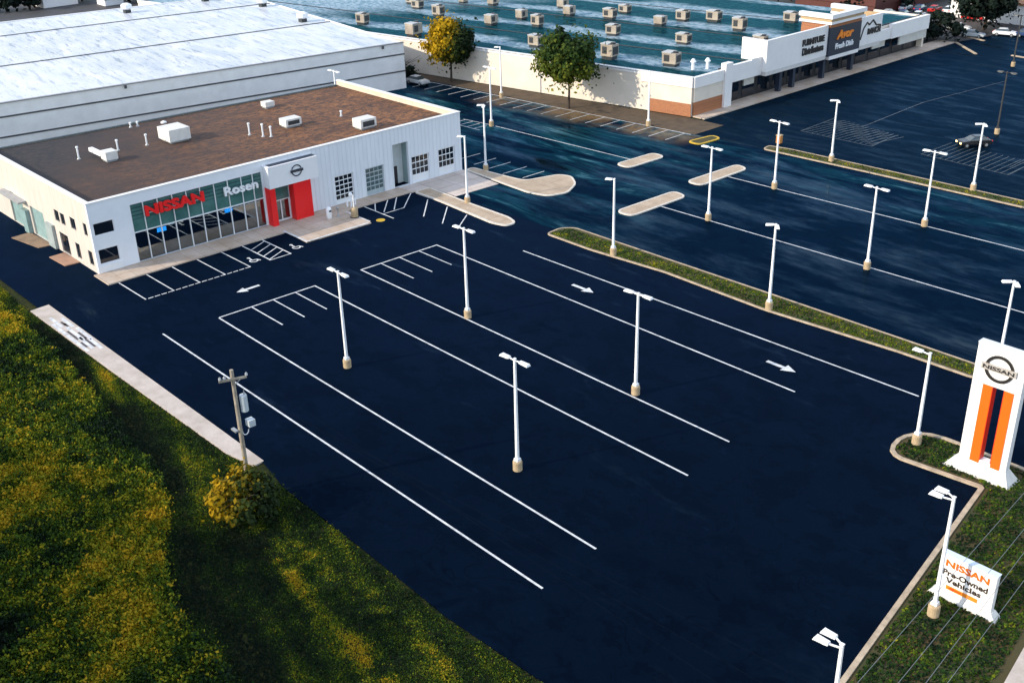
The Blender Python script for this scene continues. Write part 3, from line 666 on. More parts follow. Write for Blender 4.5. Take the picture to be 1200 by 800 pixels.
# office windows
def window(parent, x0, x1, y0, y1, z0, z1, axis, mull=0):
    f = MB(); t = .06
    if axis == 'x':
        f.box(x0, x1, y0, y0 + t, z0, z1); f.box(x0, x1, y1 - t, y1, z0, z1); f.box(x0, x1, y0 + t, y1 - t, z0, z0 + t); f.box(x0, x1, y0 + t, y1 - t, z1 - t, z1)
    else:
        f.box(x0, x0 + t, y0, y1, z0, z1); f.box(x1 - t, x1, y0, y1, z0, z1); f.box(x0 + t, x1 - t, y0, y1, z0, z0 + t); f.box(x0 + t, x1 - t, y0, y1, z1 - t, z1)
    fo = f.build('window', white_metal if axis == 'x' else mat('dark_frame', (.05, .055, .06), .4), parent)
    p = MB()
    if axis == 'x': p.box(x0 + .02, x0 + .05, y0 + t, y1 - t, z0 + t, z1 - t)
    else: p.box(x0 + t, x1 - t, y1 - .05, y1 - .02, z0 + t, z1 - t)
    p.build('pane', glass_dark, fo, origin=parent['_o']); return fo
for a_, b_, c_, d_ in WINS_F: window(D, XF - .2, XF - .1, a_, b_, c_, d_, 'x')
for a_, b_, c_, d_ in LWX: window(D, a_, b_, YL + .1, YL + .2, c_, d_, 'y')
# ledge plate below the lower corner window, side door, glazed bay
MB().box(XF + .003, XF + .1, 40.7, 43.3, .14, .9).build('plinth', white_metal, D)
a_, b_, c_, d_ = LD[0]
sd = MB().box(a_, b_, YL + .15, YL + .2, c_, d_).build('side_door', mat('door_black', (.012, .014, .018), .3), D)
MB().box(a_ + .2, a_ + 1.05, YL + .12, YL + .148, .9, 2.2).build('pane', glass_dark, sd, origin=D['_o']); MB().box(b_ - 1.0, b_ - .2, YL + .12, YL + .148, .9, 2.2).build('pane', glass_dark, sd, origin=D['_o'])
MB().box(b_ - .15, b_ - .1, YL + .08, YL + .148, .95, 1.3).build('handle', chrome, sd, origin=D['_o'])
for a_, b_, c_, d_ in GD:
    MB().box(a_, b_, YL + .2, YL + .26, c_, d_).build('loading_door', mat('loading_teal', (.25, .38, .38), .5, var=.3), D)
MB().box(-125.2, -123.2, YL - .35, YL - .003, .05, 2.9).build('meter_cabinet', mat('cabinet_grey', (.36, .42, .42), .5, var=.25), D)
MB().box(-132.2, -130.8, YL - .5, YL - .003, 0, 2.9).build('dock_shelter', MATS['loading_teal'], D)
MB().box(-138.0, -131.0, YL - 1.0, YL - .005, 3.75, 3.95).build('dock_canopy', mat('canopy_grey', (.35, .36, .37), .5, var=.25), D)
# roller doors: frame, panel, window lights
for i, (a_, b_, c_, d_) in enumerate(GAR):
    dm = white_metal if i != 1 else mat('door_frost', (.42, .50, .52), .3, var=.2)
    gd = MB().box(XF - .26, XF - .2, a_, b_, c_, d_).build('roller_door', dm, D)
    rows = {0: 5, 1: 5, 2: 3, 3: 3}[i]; lo = c_ + (.5 if rows == 5 else .95); st = (d_ - .1 - lo) / rows; cw = (b_ - a_ - .2) / 4
    for r_ in range(rows):
        p = MB()
        for k in range(4): p.box(XF - .198, XF - .18, a_ + .1 + k * cw + .05, a_ + .1 + (k + 1) * cw - .05, lo + r_ * st + .09, lo + (r_ + 1) * st - .05)
        p.build('window_row', glass_dark if i != 1 else mat('frost_glass', (.10, .15, .16), .1, var=.4), gd, origin=D['_o'])
a_, b_, c_, d_ = TALL
MB().box(XF - 1.5, XF - 1.44, a_ - .3, b_ + .3, c_, d_).build('recess_wall', mat('recess_pale', (.55, .60, .60), .6), D)
m1 = MB(); m1.box(XF - 1.5, XF - .41, a_ - .1, a_ - .003, c_, d_); m1.box(XF - 1.5, XF - .41, b_ + .003, b_ + .1, c_, d_); m1.box(XF - 1.5, XF - .41, a_, b_, d_ + .003, d_ + .1); m1.build('recess_lining', mat('recess_pale2', (.30, .40, .40), .6), D)
tdoor = MB().box(XF - 1.438, XF - 1.38, a_ + .35, a_ + 1.55, c_, 2.5).build('service_door', mat('door_black', (0, 0, 0)), D)
MB().box(XF - 1.378, XF - 1.36, a_ + .9, a_ + .98, c_ + .1, 2.4).build('handle', white_metal, tdoor, origin=D['_o'])
# mats of old concrete at the side doors
struct(MB().prism([(-131.0, 37.9), (-125.2, 38.9), (-125.0, 40.45), (-131.2, 40.2)], -.05, .09).build('door_slab', mat('slab_brown', (.30, .20, .13), .9, var=.4, scale=.9)))
struct(MB().prism([(-121.4, 38.6), (-117.4, 38.8), (-117.3, 40.45), (-121.5, 40.45)], -.05, .09).build('door_slab', mat('slab_red', (.42, .25, .17), .9, var=.3, scale=.9)))
# things by the entrance
E1 = thing('waste_bin', 'white waste bin with dark opening beside the right red entrance panel', 'bin', (-108.9, 68.0, .13))
MB().lathe([(.30, 0), (.34, .05), (.34, 1.15), (.30, 1.3), (.12, 1.42)], 14, (-108.9, 68.0, .13)).build('bin_body', text_white, E1, smooth=True)
MB().box(-108.58, -108.54, 67.85, 68.15, .98, 1.2).build('bin_opening', black_m, E1)
E1 = thing('cigarette_post', 'grey slim post with round head beside the white waste bin', 'post', (-108.6, 69.1, .13))
MB().lathe([(.25, 0), (.25, .06), (.07, .1), (.07, .95), (.17, 1.0), (.17, 1.2), (.05, 1.25)], 12, (-108.6, 69.1, .13)).build('post_body', grey_metal, E1, smooth=True)
E1 = thing('pedestal', 'tall white two-armed pedestal stand on the entrance slab beside tan drum', 'stand', (-108.2, 70.9, .13))
m1 = MB(); m1.box(-108.5, -107.9, 70.6, 71.1, .131, .25); m1.tube((-108.2, 70.85, .25), (-108.2, 70.85, 2.3), .16, .12, 10); m1.build('stand_post', text_white, E1)
m1 = MB(); m1.box(-108.3, -108.1, 70.2, 71.5, 1.75, 1.95); m1.box(-108.28, -108.12, 70.2, 70.34, 1.2, 1.75); m1.box(-108.28, -108.12, 71.36, 71.5, 1.2, 1.75); m1.build('stand_arm', text_white, E1)
MB().lathe([(.05, 0), (.22, .1), (.26, .3), (.2, .45), (.05, .52)], 12, (-108.2, 70.85, 2.3)).build('stand_head', text_white, E1, smooth=True)
E1 = thing('drum', 'tan round drum with a white post rising from it on the entrance slab', 'drum', (-107.0, 71.0, 0))
MB().lathe([(.42, 0.), (.45, .08), (.43, .5), (.46, .55), (.44, 1.1), (.38, 1.2)], 16, (-107.0, 70.4, .13)).build('drum_body', tan_base, E1, smooth=True)
MB().tube((-107.0, 70.4, 1.33), (-107.0, 70.4, 2.9), .08, seg=10).build('drum_post', white_pole, E1); MB().tube((-107.0, 70.4, .134), (-107.0, 70.4, .2), .55, seg=16).build('drum_foot', black_m, E1)

# rooftop equipment on the dealership
def roof_box(name, label, x, y, sx, sy_, sz, cat, grille=True, z=ZR, duct=None):
    t = thing(name, label, cat, (x, y, z))
    MB().box(x - sx * .42, x + sx * .42, y - sy_ * .42, y + sy_ * .42, z, z + .22).build('curb', grey_metal, t)
    MB().box(x - sx / 2, x + sx / 2, y - sy_ / 2, y + sy_ / 2, z + .22, z + sz).build('casing', mat('unit_white', (.72, .70, .66), .5, var=.2), t, bevel=.04)
    if grille: MB().box(x + sx / 2 + .002, x + sx / 2 + .03, y - sy_ * .36, y + sy_ * .36, z + .4, z + sz * .8).build('grille', hvac_dark, t)
    if duct: MB().box(*duct).build('duct', white_metal, t)
    return t
roof_box('rooftop_unit', 'large white rooftop box near the middle of the brown gravel roof', -131, 60.2, 3.2, 2.9, 1.75, 'rooftop unit', False)
roof_box('rooftop_unit', 'small white rooftop box with a duct running out to its left', -128.5, 50.4, 1.6, 1.5, 1.25, 'rooftop unit', False, duct=(-132.6, -129.3, 49.6, 50.1, ZR + .5, ZR + .95))
roof_box('rooftop_unit', 'white rooftop unit with dark end grille, right of the three thin pipes', -125.6, 74.0, 1.7, 2.4, 1.15, 'rooftop unit')
roof_box('rooftop_unit', 'white rooftop unit with dark grille nearest the right end of gravel roof', -117.6, 80.2, 1.9, 2.5, 1.35, 'rooftop unit')
roof_box('rooftop_unit', 'lumpy small white rooftop fan housing near the back parapet of gravel roof', -136.6, 77.2, 1.3, 1.5, .9, 'rooftop unit', False)
for (x, y, h, l) in ((-132, 48, 1.4, 'leftmost thin white vent pipe on the dark end of gravel roof'), (-132, 53, 1.2, 'white vent pipe just behind the small box with the duct'), (-131.5, 56.6, 1.25, 'white vent pipe left of the large rooftop box'),
                     (-125.9, 68, 1.4, 'leftmost of the three thin pipes in middle of gravel roof'), (-123.9, 68.8, 1.5, 'middle of the three thin pipes in middle of gravel roof'), (-123.1, 69.5, 1.2, 'rightmost of the three thin pipes in middle of gravel roof'),
                     (-124.9, 81.5, .6, 'short white vent stub between two grilled units on gravel roof'), (-141.3, 59.0, .5, 'left of two tiny vent stubs at the back edge of gravel roof'), (-141.1, 59.9, .5, 'right of two tiny vent stubs at the back edge of gravel roof')):
    t = thing('vent_pipe', l, 'vent pipe', (x, y, ZR), group='vent pipes on the gravel roof')
    MB().tube((x, y, ZR), (x, y, ZR + h), .11, seg=8).build('pipe', white_pole, t); MB().tube((x, y, ZR + h), (x, y, ZR + h + .16), .18, .16, 8).build('cap', white_pole, t); MB().tube((x, y, ZR), (x, y, ZR + .12), .25, .15, 8).build('flashing', grey_metal, t)
t = thing('roof_disc', 'low round white roof cap behind the large rooftop box', 'roof cap', (-140, 63.1, ZR)); MB().lathe([(.4, 0), (.4, .15), (.1, .3)], 12, (-140, 63.1, ZR)).build('cap', white_pole, t)

# ------------------------------------------------------------------ warehouse
Cw = Vector((-156.2, 116.0)); e1 = Vector((.1402, .9901)); e2 = Vector((-.9901, .1402))
def wp(a_, d_): p = Cw - e1 * a_ + e2 * d_; return (p.x, p.y)          # a along the front, d depth
Wh = thing('warehouse', 'long low warehouse with wet white membrane roof behind the dealership', 'warehouse', (Cw.x - 36, Cw.y - 40, 0))
ZW = 7.85
def slab(mb, a0, a1, d0, d1, z0, z1): mb.prism([wp(a0, d0), wp(a1, d0), wp(a1, d1), wp(a0, d1)], z0, z1)
m1 = MB(); slab(m1, 0, 150, 0, .4, 0, ZW); slab(m1, 0, .4, .4, 73, 0, ZW - .003); slab(m1, .4, 150, 72.6, 73, 0, ZW - .004); m1.build('wall', wh_wall, Wh)
m1 = MB(); slab(m1, .4, 150, .4, 72.6, ZW - .4, ZW - .12); m1.build('roof', white_roof_mat(), Wh)
dk = mat('seam_dark', (.08, .085, .095), .6, var=.4)
for z in (5.95, 3.05): m1 = MB(); slab(m1, -.05, 150, -.10, -.003, z - .11, z + .11); m1.build('wall_band', dk, Wh)
m1 = MB(); slab(m1, -.06, 150, -.14, .42, ZW, ZW + .12); m1.build('edge_trim', mat('trim_grey', (.22, .22, .24), .5, var=.3), Wh)
for d_ in (28, 57): m1 = MB(); slab(m1, .4, 150, d_ - .22, d_ + .22, ZW - .12, ZW - .03); m1.build('roof_seam', dk, Wh)
for a_ in (4, 48, 78): m1 = MB(); slab(m1, a_, a_ + .35, -.35, -.145, ZW - .5, ZW - .02); m1.build('scupper', dk, Wh)
for k, (px, py, l) in enumerate(((-210.1, 120.4, 'white warehouse roof vent near the upper right of the white roof'), (-188.0, 116.0, 'white warehouse roof vent nearest the store, with a dark foot'), (-226, 98, 'white vent at the far edge of white roof, left one'), (-226.5, 116, 'white vent at the far edge of white roof, right one'))):
    t = thing('roof_vent', l, 'roof vent', (px, py, ZW), group='vents on the white roof')
    MB().box(px - .6, px + .6, py - .6, py + .6, ZW - .11, ZW + .5).build('curb', hvac_dark, t); MB().lathe([(.6, .5), (1.1, .8), (1.1, 1.5), (.5, 1.8)], 12, (px, py, ZW)).build('hood', white_pole, t)

# ------------------------------------------------------------------ shopping store
S = thing('shopping_store', 'long white store with teal wet roof and three tall sign panels', 'store', (-150, 165, 0))
XS = -106.8; P0 = (-107.0, 133.9); PL = (-250.0, 111.3); ZS, ZSR = 6.1, 5.75
s_u = Vector((P0[0] - PL[0], P0[1] - PL[1])).normalized(); s_n = Vector((s_u.y, -s_u.x))
m1 = MB(); Lw = (Vector(P0) - Vector(PL)).length
wall_grid(m1, (*PL, 0), (*s_u, 0), Lw, ZS - .3, (*s_n, 0), .4, []); m1.build('wall', store_wall, S)
def onw(a_, d_): p = Vector(P0) - s_u * a_ + s_n * d_; return (p.x, p.y)
def wslab(mb, a0, a1, d0, d1, z0, z1): mb.prism([onw(a0, d0), onw(a1, d0), onw(a1, d1), onw(a0, d1)], z0, z1)
m1 = MB(); wslab(m1, -.15, 9.2, .003, .18, 4.55, ZS); wslab(m1, 9.203, Lw, .003, .10, ZS - .45, ZS - .12); m1.build('fascia', store_white, S)
m1 = MB(); wslab(m1, -.1, Lw, -.45, .22, ZS, ZS + .08); m1.build('coping', store_white, S)
m1 = MB(); wslab(m1, -.05, 7.6, .003, .12, 0, 1.98); m1.build('brick_base', brick_m, S)
YB = 204.0
m1 = MB(); m1.prism([(P0[0] - .45, P0[1] + .45), (XS - .5, YB - .3), (-250, YB - 16), (PL[0], PL[1] + .45)], ZSR - .3, ZSR); m1.build('roof', store_roof_mat(), S)
for k, (p, q) in enumerate((((-250, 128.0), (-109, 150.2)), ((-250, 147.0), (-109, 168.4)), ((-250, 166), (-125, 185.0)))):
    m1 = MB(); band(m1, [p, q], .42, ZSR, ZSR + .06); m1.build('roof_seam', mat('seam_black', (.012, .018, .024), .6, var=.3), S)
# front: recessed arcade, fascias, sign blocks.  All given as y0, y1, front face x, z0, z1
XR = XS - 1.3
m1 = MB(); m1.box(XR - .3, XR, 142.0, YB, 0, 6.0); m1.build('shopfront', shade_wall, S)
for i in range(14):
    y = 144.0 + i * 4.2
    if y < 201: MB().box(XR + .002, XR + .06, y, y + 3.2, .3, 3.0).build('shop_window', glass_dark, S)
struct_walk = MB().prism([(XR, 134.2), (-104.5, 134.2), (-104.45, 212), (XR, 212)], -.05, .14); struct(struct_walk.build('sidewalk', conc_walk))
corner = MB(); corner.box(XS - .4, XS, P0[1] + .45, 141.4, 2.2, 4.45); corner.build('wall', store_wall, S)
MB().box(XS - .42, XS + .02, P0[1] + .45, 141.4, .14, 2.2).build('brick_base', brick_m, S)
MB().box(XS - .45, XS + .2, P0[1] + .2, 141.35, 4.45, ZS + .01).build('fascia', store_white, S)
MB().box(XR, XS - .42, 141.0, 141.4, .14, 5.7).build('wall', store_wall, S)
def block(y0, y1, xf, z0, z1, name, m, depth=.6): return MB().box(xf - depth, xf, y0, y1, z0, z1).build(name, m, S)
block(141.4, 143.2, XS + .45, .14, 7.05, 'pier', store_white, 1.0)
block(143.2, 148.5, XS + .1, 3.7, 6.4, 'fascia', store_white, .6)
block(148.5, 151.3, XS + .1, 3.7, 6.6, 'fascia', store_white, .6); block(148.3, 151.0, XS - 1.0, 2.2, 3.69, 'clerestory', mat('clerestory', (.60, .58, .53), .6), .3)
block(151.3, 168.7, XS + .9, 4.15, 9.2, 'sign_block', store_white, .5); MB().box(XS - 4.1, XS + .398, 151.3, 151.8, 4.15, 9.2).build('side_return', store_white, S); block(151.4, 168.6, XS + .88, 3.5, 4.149, 'sign_soffit', mat('soffit_grey', (.62, .60, .58), .6), 4.9)
for y in (156.2, 160.0, 168.9, 177.8): block(y - .35, y + .35, XS + .6, .14, 3.5, 'column', navy_m, .8)
def shell(y0, y1, xb_, xf, z0, z1, name, m, th=.5):
    tw = MB(); tw.box(xf - th, xf, y0, y1, z0, z1); tw.box(xb_, xf - th, y0, y0 + th, z0, z1); tw.box(xb_, xf - th, y1 - th, y1, z0, z1); tw.build(name, m, S)
shell(168.75, 178.6, XS - 4.6, XS + 1.2, 3.9, 8.7, 'sign_tower', navy_m)
shell(168.8, 178.55, XS - 4.6, XS + 1.15, 8.7, 9.35, 'cornice_neck', brick_m)
shell(168.4, 178.95, XS - 4.9, XS + 1.6, 9.35, 9.75, 'cornice', store_white, .9)
shell(168.6, 178.75, XS - 4.8, XS + 1.4, 9.75, 10.3, 'cornice_band', stripe_tan, .7)
shell(168.3, 179.05, XS - 5.0, XS + 1.75, 10.3, 11.0, 'cornice', store_white, 1.0)
MB().box(XS - 4.6, XS - 4.2, 169.3, 178.1, 5.8, 8.9).build('tower_back', brick_m, S)
MB().box(XS - 4.59, XS + .69, 168.72, 168.748, 5.8, 8.69).build('tower_cheek', brick_m, S)
block(169.2, 178.2, XS + 1.3, 3.3, 3.899, 'tower_sill', store_white, 1.0)
block(178.65, 186.0, XS + .9, 4.1, 9.0, 'sign_block', store_white, .5); MB().box(XS - 3.6, XS + .398, 185.5, 186.0, 4.1, 9.0).build('side_return', mat('return_tan', (.50, .34, .18), .7), S); block(178.7, 185.9, XS + .88, 3.4, 4.099, 'sign_soffit', MATS['soffit_grey'], 4.9)
block(186.0, 190.6, XS + .3, 3.7, 5.6, 'fascia', store_white, .6); block(186.2, 190.4, XS - .6, 2.3, 3.69, 'clerestory', MATS['clerestory'], .3)
block(190.6, 203.9, XS + .6, 3.7, 6.3, 'fascia', store_white, .8); block(194, 203.8, XS + .3, 2.0, 3.69, 'clerestory', MATS['clerestory'], .3)
MB().box(-118, XS - .2, 203.4, YB, 0, 6.0).build('wall', store_wall, S)
block(186.0, 203.9, XS - .5, 3.6, 6.0, 'wall', store_wall, .3)
# lettering on the panels
Z3, Y3 = (0, 0, 1), (0, 1, 0)
text('FURNITURE', 'lettering', text_black, S, (XS + .905, 161.2, 6.75), Y3, Z3, 6.4, 1.1, .15, .04)
text('Distributors', 'lettering', text_black, S, (XS + .905, 161.3, 5.2), Y3, Z3, 6.2, 1.25, .15, .04)
text('Avor', 'lettering', mat('letters_orange', (.85, .24, .02), .4, var=0), S, (XS + 1.205, 170.9, 6.5), Y3, Z3, 5.2, 1.5, .15, .05, .3)
text('Fresh Dish', 'lettering', text_white, S, (XS + 1.205, 170.7, 4.9), Y3, Z3, 5.6, .95, .15, .02, .2)
text('RANCH', 'lettering', text_black, S, (XS + .905, 181.3, 5.8), Y3, Z3, 4.2, 1.1, .15, .05)
m1 = MB(); pts = [(179.1, 5.2), (179.9, 7.1), (180.9, 8.0), (181.7, 7.5), (182.8, 8.2), (184.0, 7.2), (185.6, 7.0)]
for (ya, za), (yb, zb) in zip(pts, pts[1:]):
    d_ = Vector((0, yb - ya, zb - za)); nn = Vector((0, -d_.z, d_.y)).normalized() * .13; A, B = Vector((XS + .91, ya, za)), Vector((XS + .91, yb, zb)); X_ = Vector((.1, 0, 0))
    vs = [A - nn, B - nn, B + nn, A + nn]; vs = vs + [v + X_ for v in vs]; m1.add(vs, [(0, 1, 5, 4), (1, 2, 6, 5), (2, 3, 7, 6), (3, 0, 4, 7), (4, 5, 6, 7)])
m1.build('mountain_logo', text_black, S)

# rooftop units on the store: one prototype with parts, copied
def make_unit():
    t = thing('rooftop_unit', '', 'rooftop unit', local=True)
    MB().box(-1.0, 1.0, -.9, .9, 0, .45).build('curb', hvac_dark, t)
    MB().box(-1.2, 1.2, -1.05, 1.05, .45, 2.0).build('casing', hvac_m, t, bevel=.05)
    MB().box(-.85, .1, -1.09, -1.052, .8, 1.75).build('grille', hvac_dark, t); MB().box(1.202, 1.24, -.8, .8, .7, 1.7).build('grille', hvac_dark, t)
    MB().box(-1.25, .35, -1.1, 1.1, 2.0, 2.14).build('lid', mat('unit_lid', (.46, .46, .45), .45, var=.2), t)
    MB().lathe([(.42, 0), (.45, .22), (.38, .25)], 12, (.72, 0, 2.0)).build('fan', hvac_dark, t)
    return t
ORD = ['first', 'second', 'third', 'fourth', 'fifth', 'sixth', 'seventh', 'eighth', 'ninth', 'tenth', 'eleventh', 'twelfth']
rows = {'front row by the store wall': [(-168.3, 127.6, 1.1, .02), (-186.0, 128.5, .95, .1), (-143.6, 135.6, 1.0, 0), (-127.0, 136.8, 1.05, 0), (-115.8, 139.4, 1.0, .05)],
        'second row behind the store wall': [(-165.7, 144.6, .95, 0), (-157.5, 149.2, .9, 0), (-140.5, 152.2, 1.0, .1), (-125.7, 154.4, 1.0, 0), (-113.5, 160.0, .9, 0), (-181.0, 143.8, .9, 0)],
        'third row, middle of teal roof': [(-161.2, 161.6, .9, 0), (-152.3, 164.0, .95, 0), (-140.5, 165.4, .95, 0), (-125.5, 170.1, 1.0, 0), (-165.6, 152.6, .85, 0), (-192.0, 147.0, .9, 0)],
        'fourth row, far back on teal roof': [(-168.5, 167.0, .85, 0), (-154.5, 170.8, .9, 0), (-139.8, 171.2, .95, 0), (-134.9, 174.6, 1.05, 0), (-123.3, 183.2, 1.0, 0), (-182.5, 160.0, .9, 0), (-198.0, 150.0, .9, 0), (-190.0, 158.0, .8, 0)]}
proto = make_unit(); first = True
def screen_x(x, y):
    d_ = Vector((x, y, 6 - H)); return d_.dot(r2) / d_.dot(fwd)
for rn, lst in rows.items():
    lst = sorted(lst, key=lambda q: screen_x(q[0], q[1]))
    for i, (x, y, s_, rz) in enumerate(lst):
        o = proto if first else copy_tree(proto); first = False
        o.location = (x, y, ZSR); o.scale = (s_ * random.uniform(.9, 1.05), s_ * random.uniform(.85, 1.0), s_ * random.uniform(.85, 1.25)); o.rotation_euler = (0, 0, math.radians(9) + rz + random.choice((0, 0, PI / 2)))
        o['label'] = f'{ORD[i]} rooftop unit from left in the {rn}'; o['group'] = 'rooftop units on the teal store roof'
for i, (x, y) in enumerate(((-111.5, 139.6), (-110.2, 141.6))):
    t = thing('vent_stack', ('white' if i else 'pale') + ' vent stack right of the front unit by the brick corner, ' + ('right one' if i else 'left one'), 'vent', (x, y, ZSR))
    MB().tube((x, y, ZSR), (x, y, ZSR + 1.2), .3, .25, 10).build('stack', white_pole, t); MB().tube((x, y, ZSR + 1.2), (x, y, ZSR + 1.7), .5, .2, 10).build('hood', white_pole, t)

# ------------------------------------------------------------------ light poles
def head(mb_h, mb_l, cx, cy_, z, dx, dy, L=.85, W=.42):
    """flat shoebox luminaire reaching from cx,cy in direction dx,dy"""
    M = Matrix.Translation((cx, cy_, z)) @ Matrix.Rotation(math.atan2(dy, dx), 4, 'Z')
    vs = [(0, -W * .36, -.02), (L, -W / 2, -.05), (L, W / 2, -.05), (0, W * .36, -.02), (.02, -W * .3, .12), (L - .06, -W * .42, .10), (L - .06, W * .42, .10), (.02, W * .3, .12)]
    mb_h.add([tuple(M @ Vector(p)) for p in vs], [(3, 2, 1, 0), (4, 5, 6, 7), (0, 1, 5, 4), (1, 2, 6, 5), (2, 3, 7, 6), (3, 0, 4, 7)])
    mb_l.box(L * .2, L * .85, -W * .3, W * .3, -.085, -.06, M)
def make_pole(kind, h, dark=False):
    t = thing('light_pole', '', 'light pole', local=True); wm = pole_dark if dark else white_pole
    MB().lathe([(.36, 0), (.36, .72), (.33, .80), (.2, .82)], 18).build('concrete_base', tan_base, t, smooth=False)
    m_ = MB(); m_.box(-.2, .2, -.2, .2, .815, .86); m_.tube((0, 0, .86), (0, 0, h), .155, .105, 4, rot=PI / 4); s_ = m_.build('shaft', wm, t)
    m_ = MB(); m_.box(-.19, .19, -.19, .19, .86, 1.02); m_.build('base_cover', wm, s_)
    m_ = MB(); m_.box(-.1, .1, -.1, .1, h, h + .06); m_.build('cap', wm, s_)
    hz = h - .12
    if kind == 'twin': lst = [(.55, 0, 1, 0), (-.55, 0, -1, 0)]
    elif kind == 'pair': lst = [(-.55, .32, -1, 0), (-.55, -.32, -1, 0)]
    elif kind == 'short': lst = [(.2, -.05, .6, -.8), (-.2, -.05, -.75, -.66)]
    elif kind == 'single': lst = [(-.62, 0, -1, 0)]
    else: lst = [(-.25, -.1, -.9, -.43)]
    for x, y, dx, dy in lst:
        a_ = MB(); a_.tube((0, y * .3, hz), (x, y, hz + .05), .055, seg=6); arm = a_.build('arm', wm, t)
        hm, lm = MB(), MB(); head(hm, lm, x - dx * .05, y - dy * .05, hz + .03, dx, dy, .9 if kind == 'twin' else .8)
        ho = hm.build('lamp_head', wm, t); lm.build('lens', lens_m, ho)
    return t
PG = 'light poles round the parking lots'
poles = [(-75.0, 47.1, 'twin', 9.2, 'white twin-head light pole left of the other front lot poles, between long white lines'),
 (-75.3, 61.45, 'twin', 9.2, 'white twin-head light pole on a white line, closest front lot pole to dealership entrance'),
 (-52.0, 46.55, 'twin', 9.3, 'white twin-head light pole with the lowest base in the front lot, nearest the camera'),
 (-53.6, 61.5, 'twin', 9.2, 'white twin-head light pole right of the other front lot poles, base touching a white line'),
 (-76.2, 83.1, 'one', 8.6, 'white light pole with one short head at left end of the long grass median'),
 (-55.7, 83.1, 'short', 8.7, 'white light pole with two close heads halfway along the long grass median'),
 (-54.6, 98.75, 'twin', 8.9, 'white twin-head pole on the first white line beyond the grass median, right of its pair'),
 (-75.8, 99.05, 'twin', 8.8, 'white twin-head pole on the first white line beyond the grass median, left of its pair'),
 (-56.8, 114.4, 'twin', 8.8, 'white twin-head pole on the second white line beyond the grass median, right of its pair'),
 (-77.1, 113.95, 'twin', 8.6, 'white twin-head pole on the second white line beyond the grass median, left of its pair'),
 (-78.2, 128.4, 'short', 8.3, 'white light pole on the far kerbed grass strip, in front of the faded hatching'),
 (-58.8, 129.7, 'short', 8.4, 'white light pole on the far kerbed grass strip, in front of the dark car'),
 (-33.15, 70.65, 'single', 7.7, 'white single-head light pole on the rounded lawn tip beside tall tower sign'),
 (-22.35, 53.45, 'pair', 8.5, 'white light pole with two parallel heads directly in front of the low vehicles sign'),
 (-20.0, 38.3, 'pair', 8.5, 'light pole cut by the bottom edge, only two parallel heads and upper shaft in view'),
 (-34.0, 85.3, 'short', 8.7, 'white light pole whose head rises beside the top of tall tower sign'),
 (-101.2, 83.4, 'one', 8.5, 'white single-head light pole on the concrete strip near the dealership right corner'),
 (-109.6, 93.8, 'short', 9.0, 'white light pole at the start of the curved concrete island behind dealership corner'),
 (-126.1, 109.4, 'twin', 9.0, 'white twin-head light pole beside the ladder hatching behind the dealership'),
 (-138.5, 122.6, 'one', 8.4, 'white light pole by the store wall between the yellow and green trees'),
 (-108.4, 125.6, 'one', 8.3, 'white light pole by the store wall in front of the brick corner'),
 (-143.4, 93.0, 'twin', 8.7, 'white light pole peeking over the back right corner of the gravel roof')]
protos = {}
for x, y, k, h, l in poles:
    key = (k, round(h, 1))
    if key not in protos: o = protos[key] = make_pole(k, h)
    else: o = copy_tree(protos[key])
    o.location = (x, y, .1 if (82.4 < y < 86 and x > -87) or (127.5 < y < 131 and x > -88) or x > -34.1 and y < 72 else 0.); o['label'] = l; o['group'] = PG
    o.rotation_euler = (0, 0, random.uniform(-.06, .06))
for x, y, l in ((-86.8, 199.2, 'dark light pole with round pale base far across the store lot at upper right'), (-68.6, 156.0, 'dark light pole with round pale base right of the dark car, at right edge')):
    o = make_pole('twin', 8.9, True); o.location = (x, y, 0); o['label'] = l; o['group'] = PG

# ------------------------------------------------------------------ signs
TS = thing('tower_sign', 'tall white tower sign with round emblem and two orange stripes on the lawn', 'sign', (-27.9, 70.7, .05))
yA, yB = 70.1, 70.72; xl, xr = -29.55, -26.05; sw = mat('sign_white', (.82, .80, .79), .4, var=.05, scale=.7)
m1 = MB()
m1.box(xl, -28.02, yA, yB, 1.0, 10.2); m1.box(-27.18, xr, yA, yB, 1.0, 10.2); m1.box(-28.02, -27.18, yA, yB, 7.2, 10.2); m1.box(-28.02, -27.18, yA, yB, .95, 1.2)
m1.build('sign_body', sw, TS)
m1 = MB(); vs = [(-30.35, 69.5, .05), (-25.45, 69.5, .05), (-25.45, 71.3, .05), (-30.35, 71.3, .05), (xl - .02, yA - .02, 1.0), (xr + .02, yA - .02, 1.0), (xr + .02, yB + .02, 1.0), (xl - .02, yB + .02, 1.0)]
m1.add(vs, [(0, 1, 5, 4), (1, 2, 6, 5), (2, 3, 7, 6), (3, 0, 4, 7), (4, 5, 6, 7)]); m1.box(-30.4, -25.4, 69.45, 71.35, -.05, .06); m1.build('foot', mat('foot_white', (.72, .69, .64), .6, var=.2), TS)
MB().box(-28.72, -28.03, yA - .06, yA - .002, .9, 7.2).build('orange_stripe', orange_m, TS); MB().box(-27.17, -26.5, yA - .06, yA - .002, .9, 7.2).build('orange_stripe', orange_m, TS)
m1 = MB(); m1.box(-28.019, -27.985, yA - .05, yB - .05, 1.2, 7.2); m1.box(-27.215, -27.181, yA - .05, yB - .05, 1.2, 7.2); m1.build('slot_lining', mat('lining_red', (.62, .03, .01), .4, var=.05), TS)
for z in (4.1, 7.25): MB().box(xl - .004, xr + .004, yA - .004, yB + .004, z, z + .025).build('panel_joint', mat('joint_grey', (.45, .44, .43), .5), TS) if z > 7.2 else None
MB().box(xl - .03, xr + .03, yA - .03, yB + .03, 10.2, 10.28).build('top_cap', mat('cap_pale', (.66, .70, .76), .4, var=.05), TS)
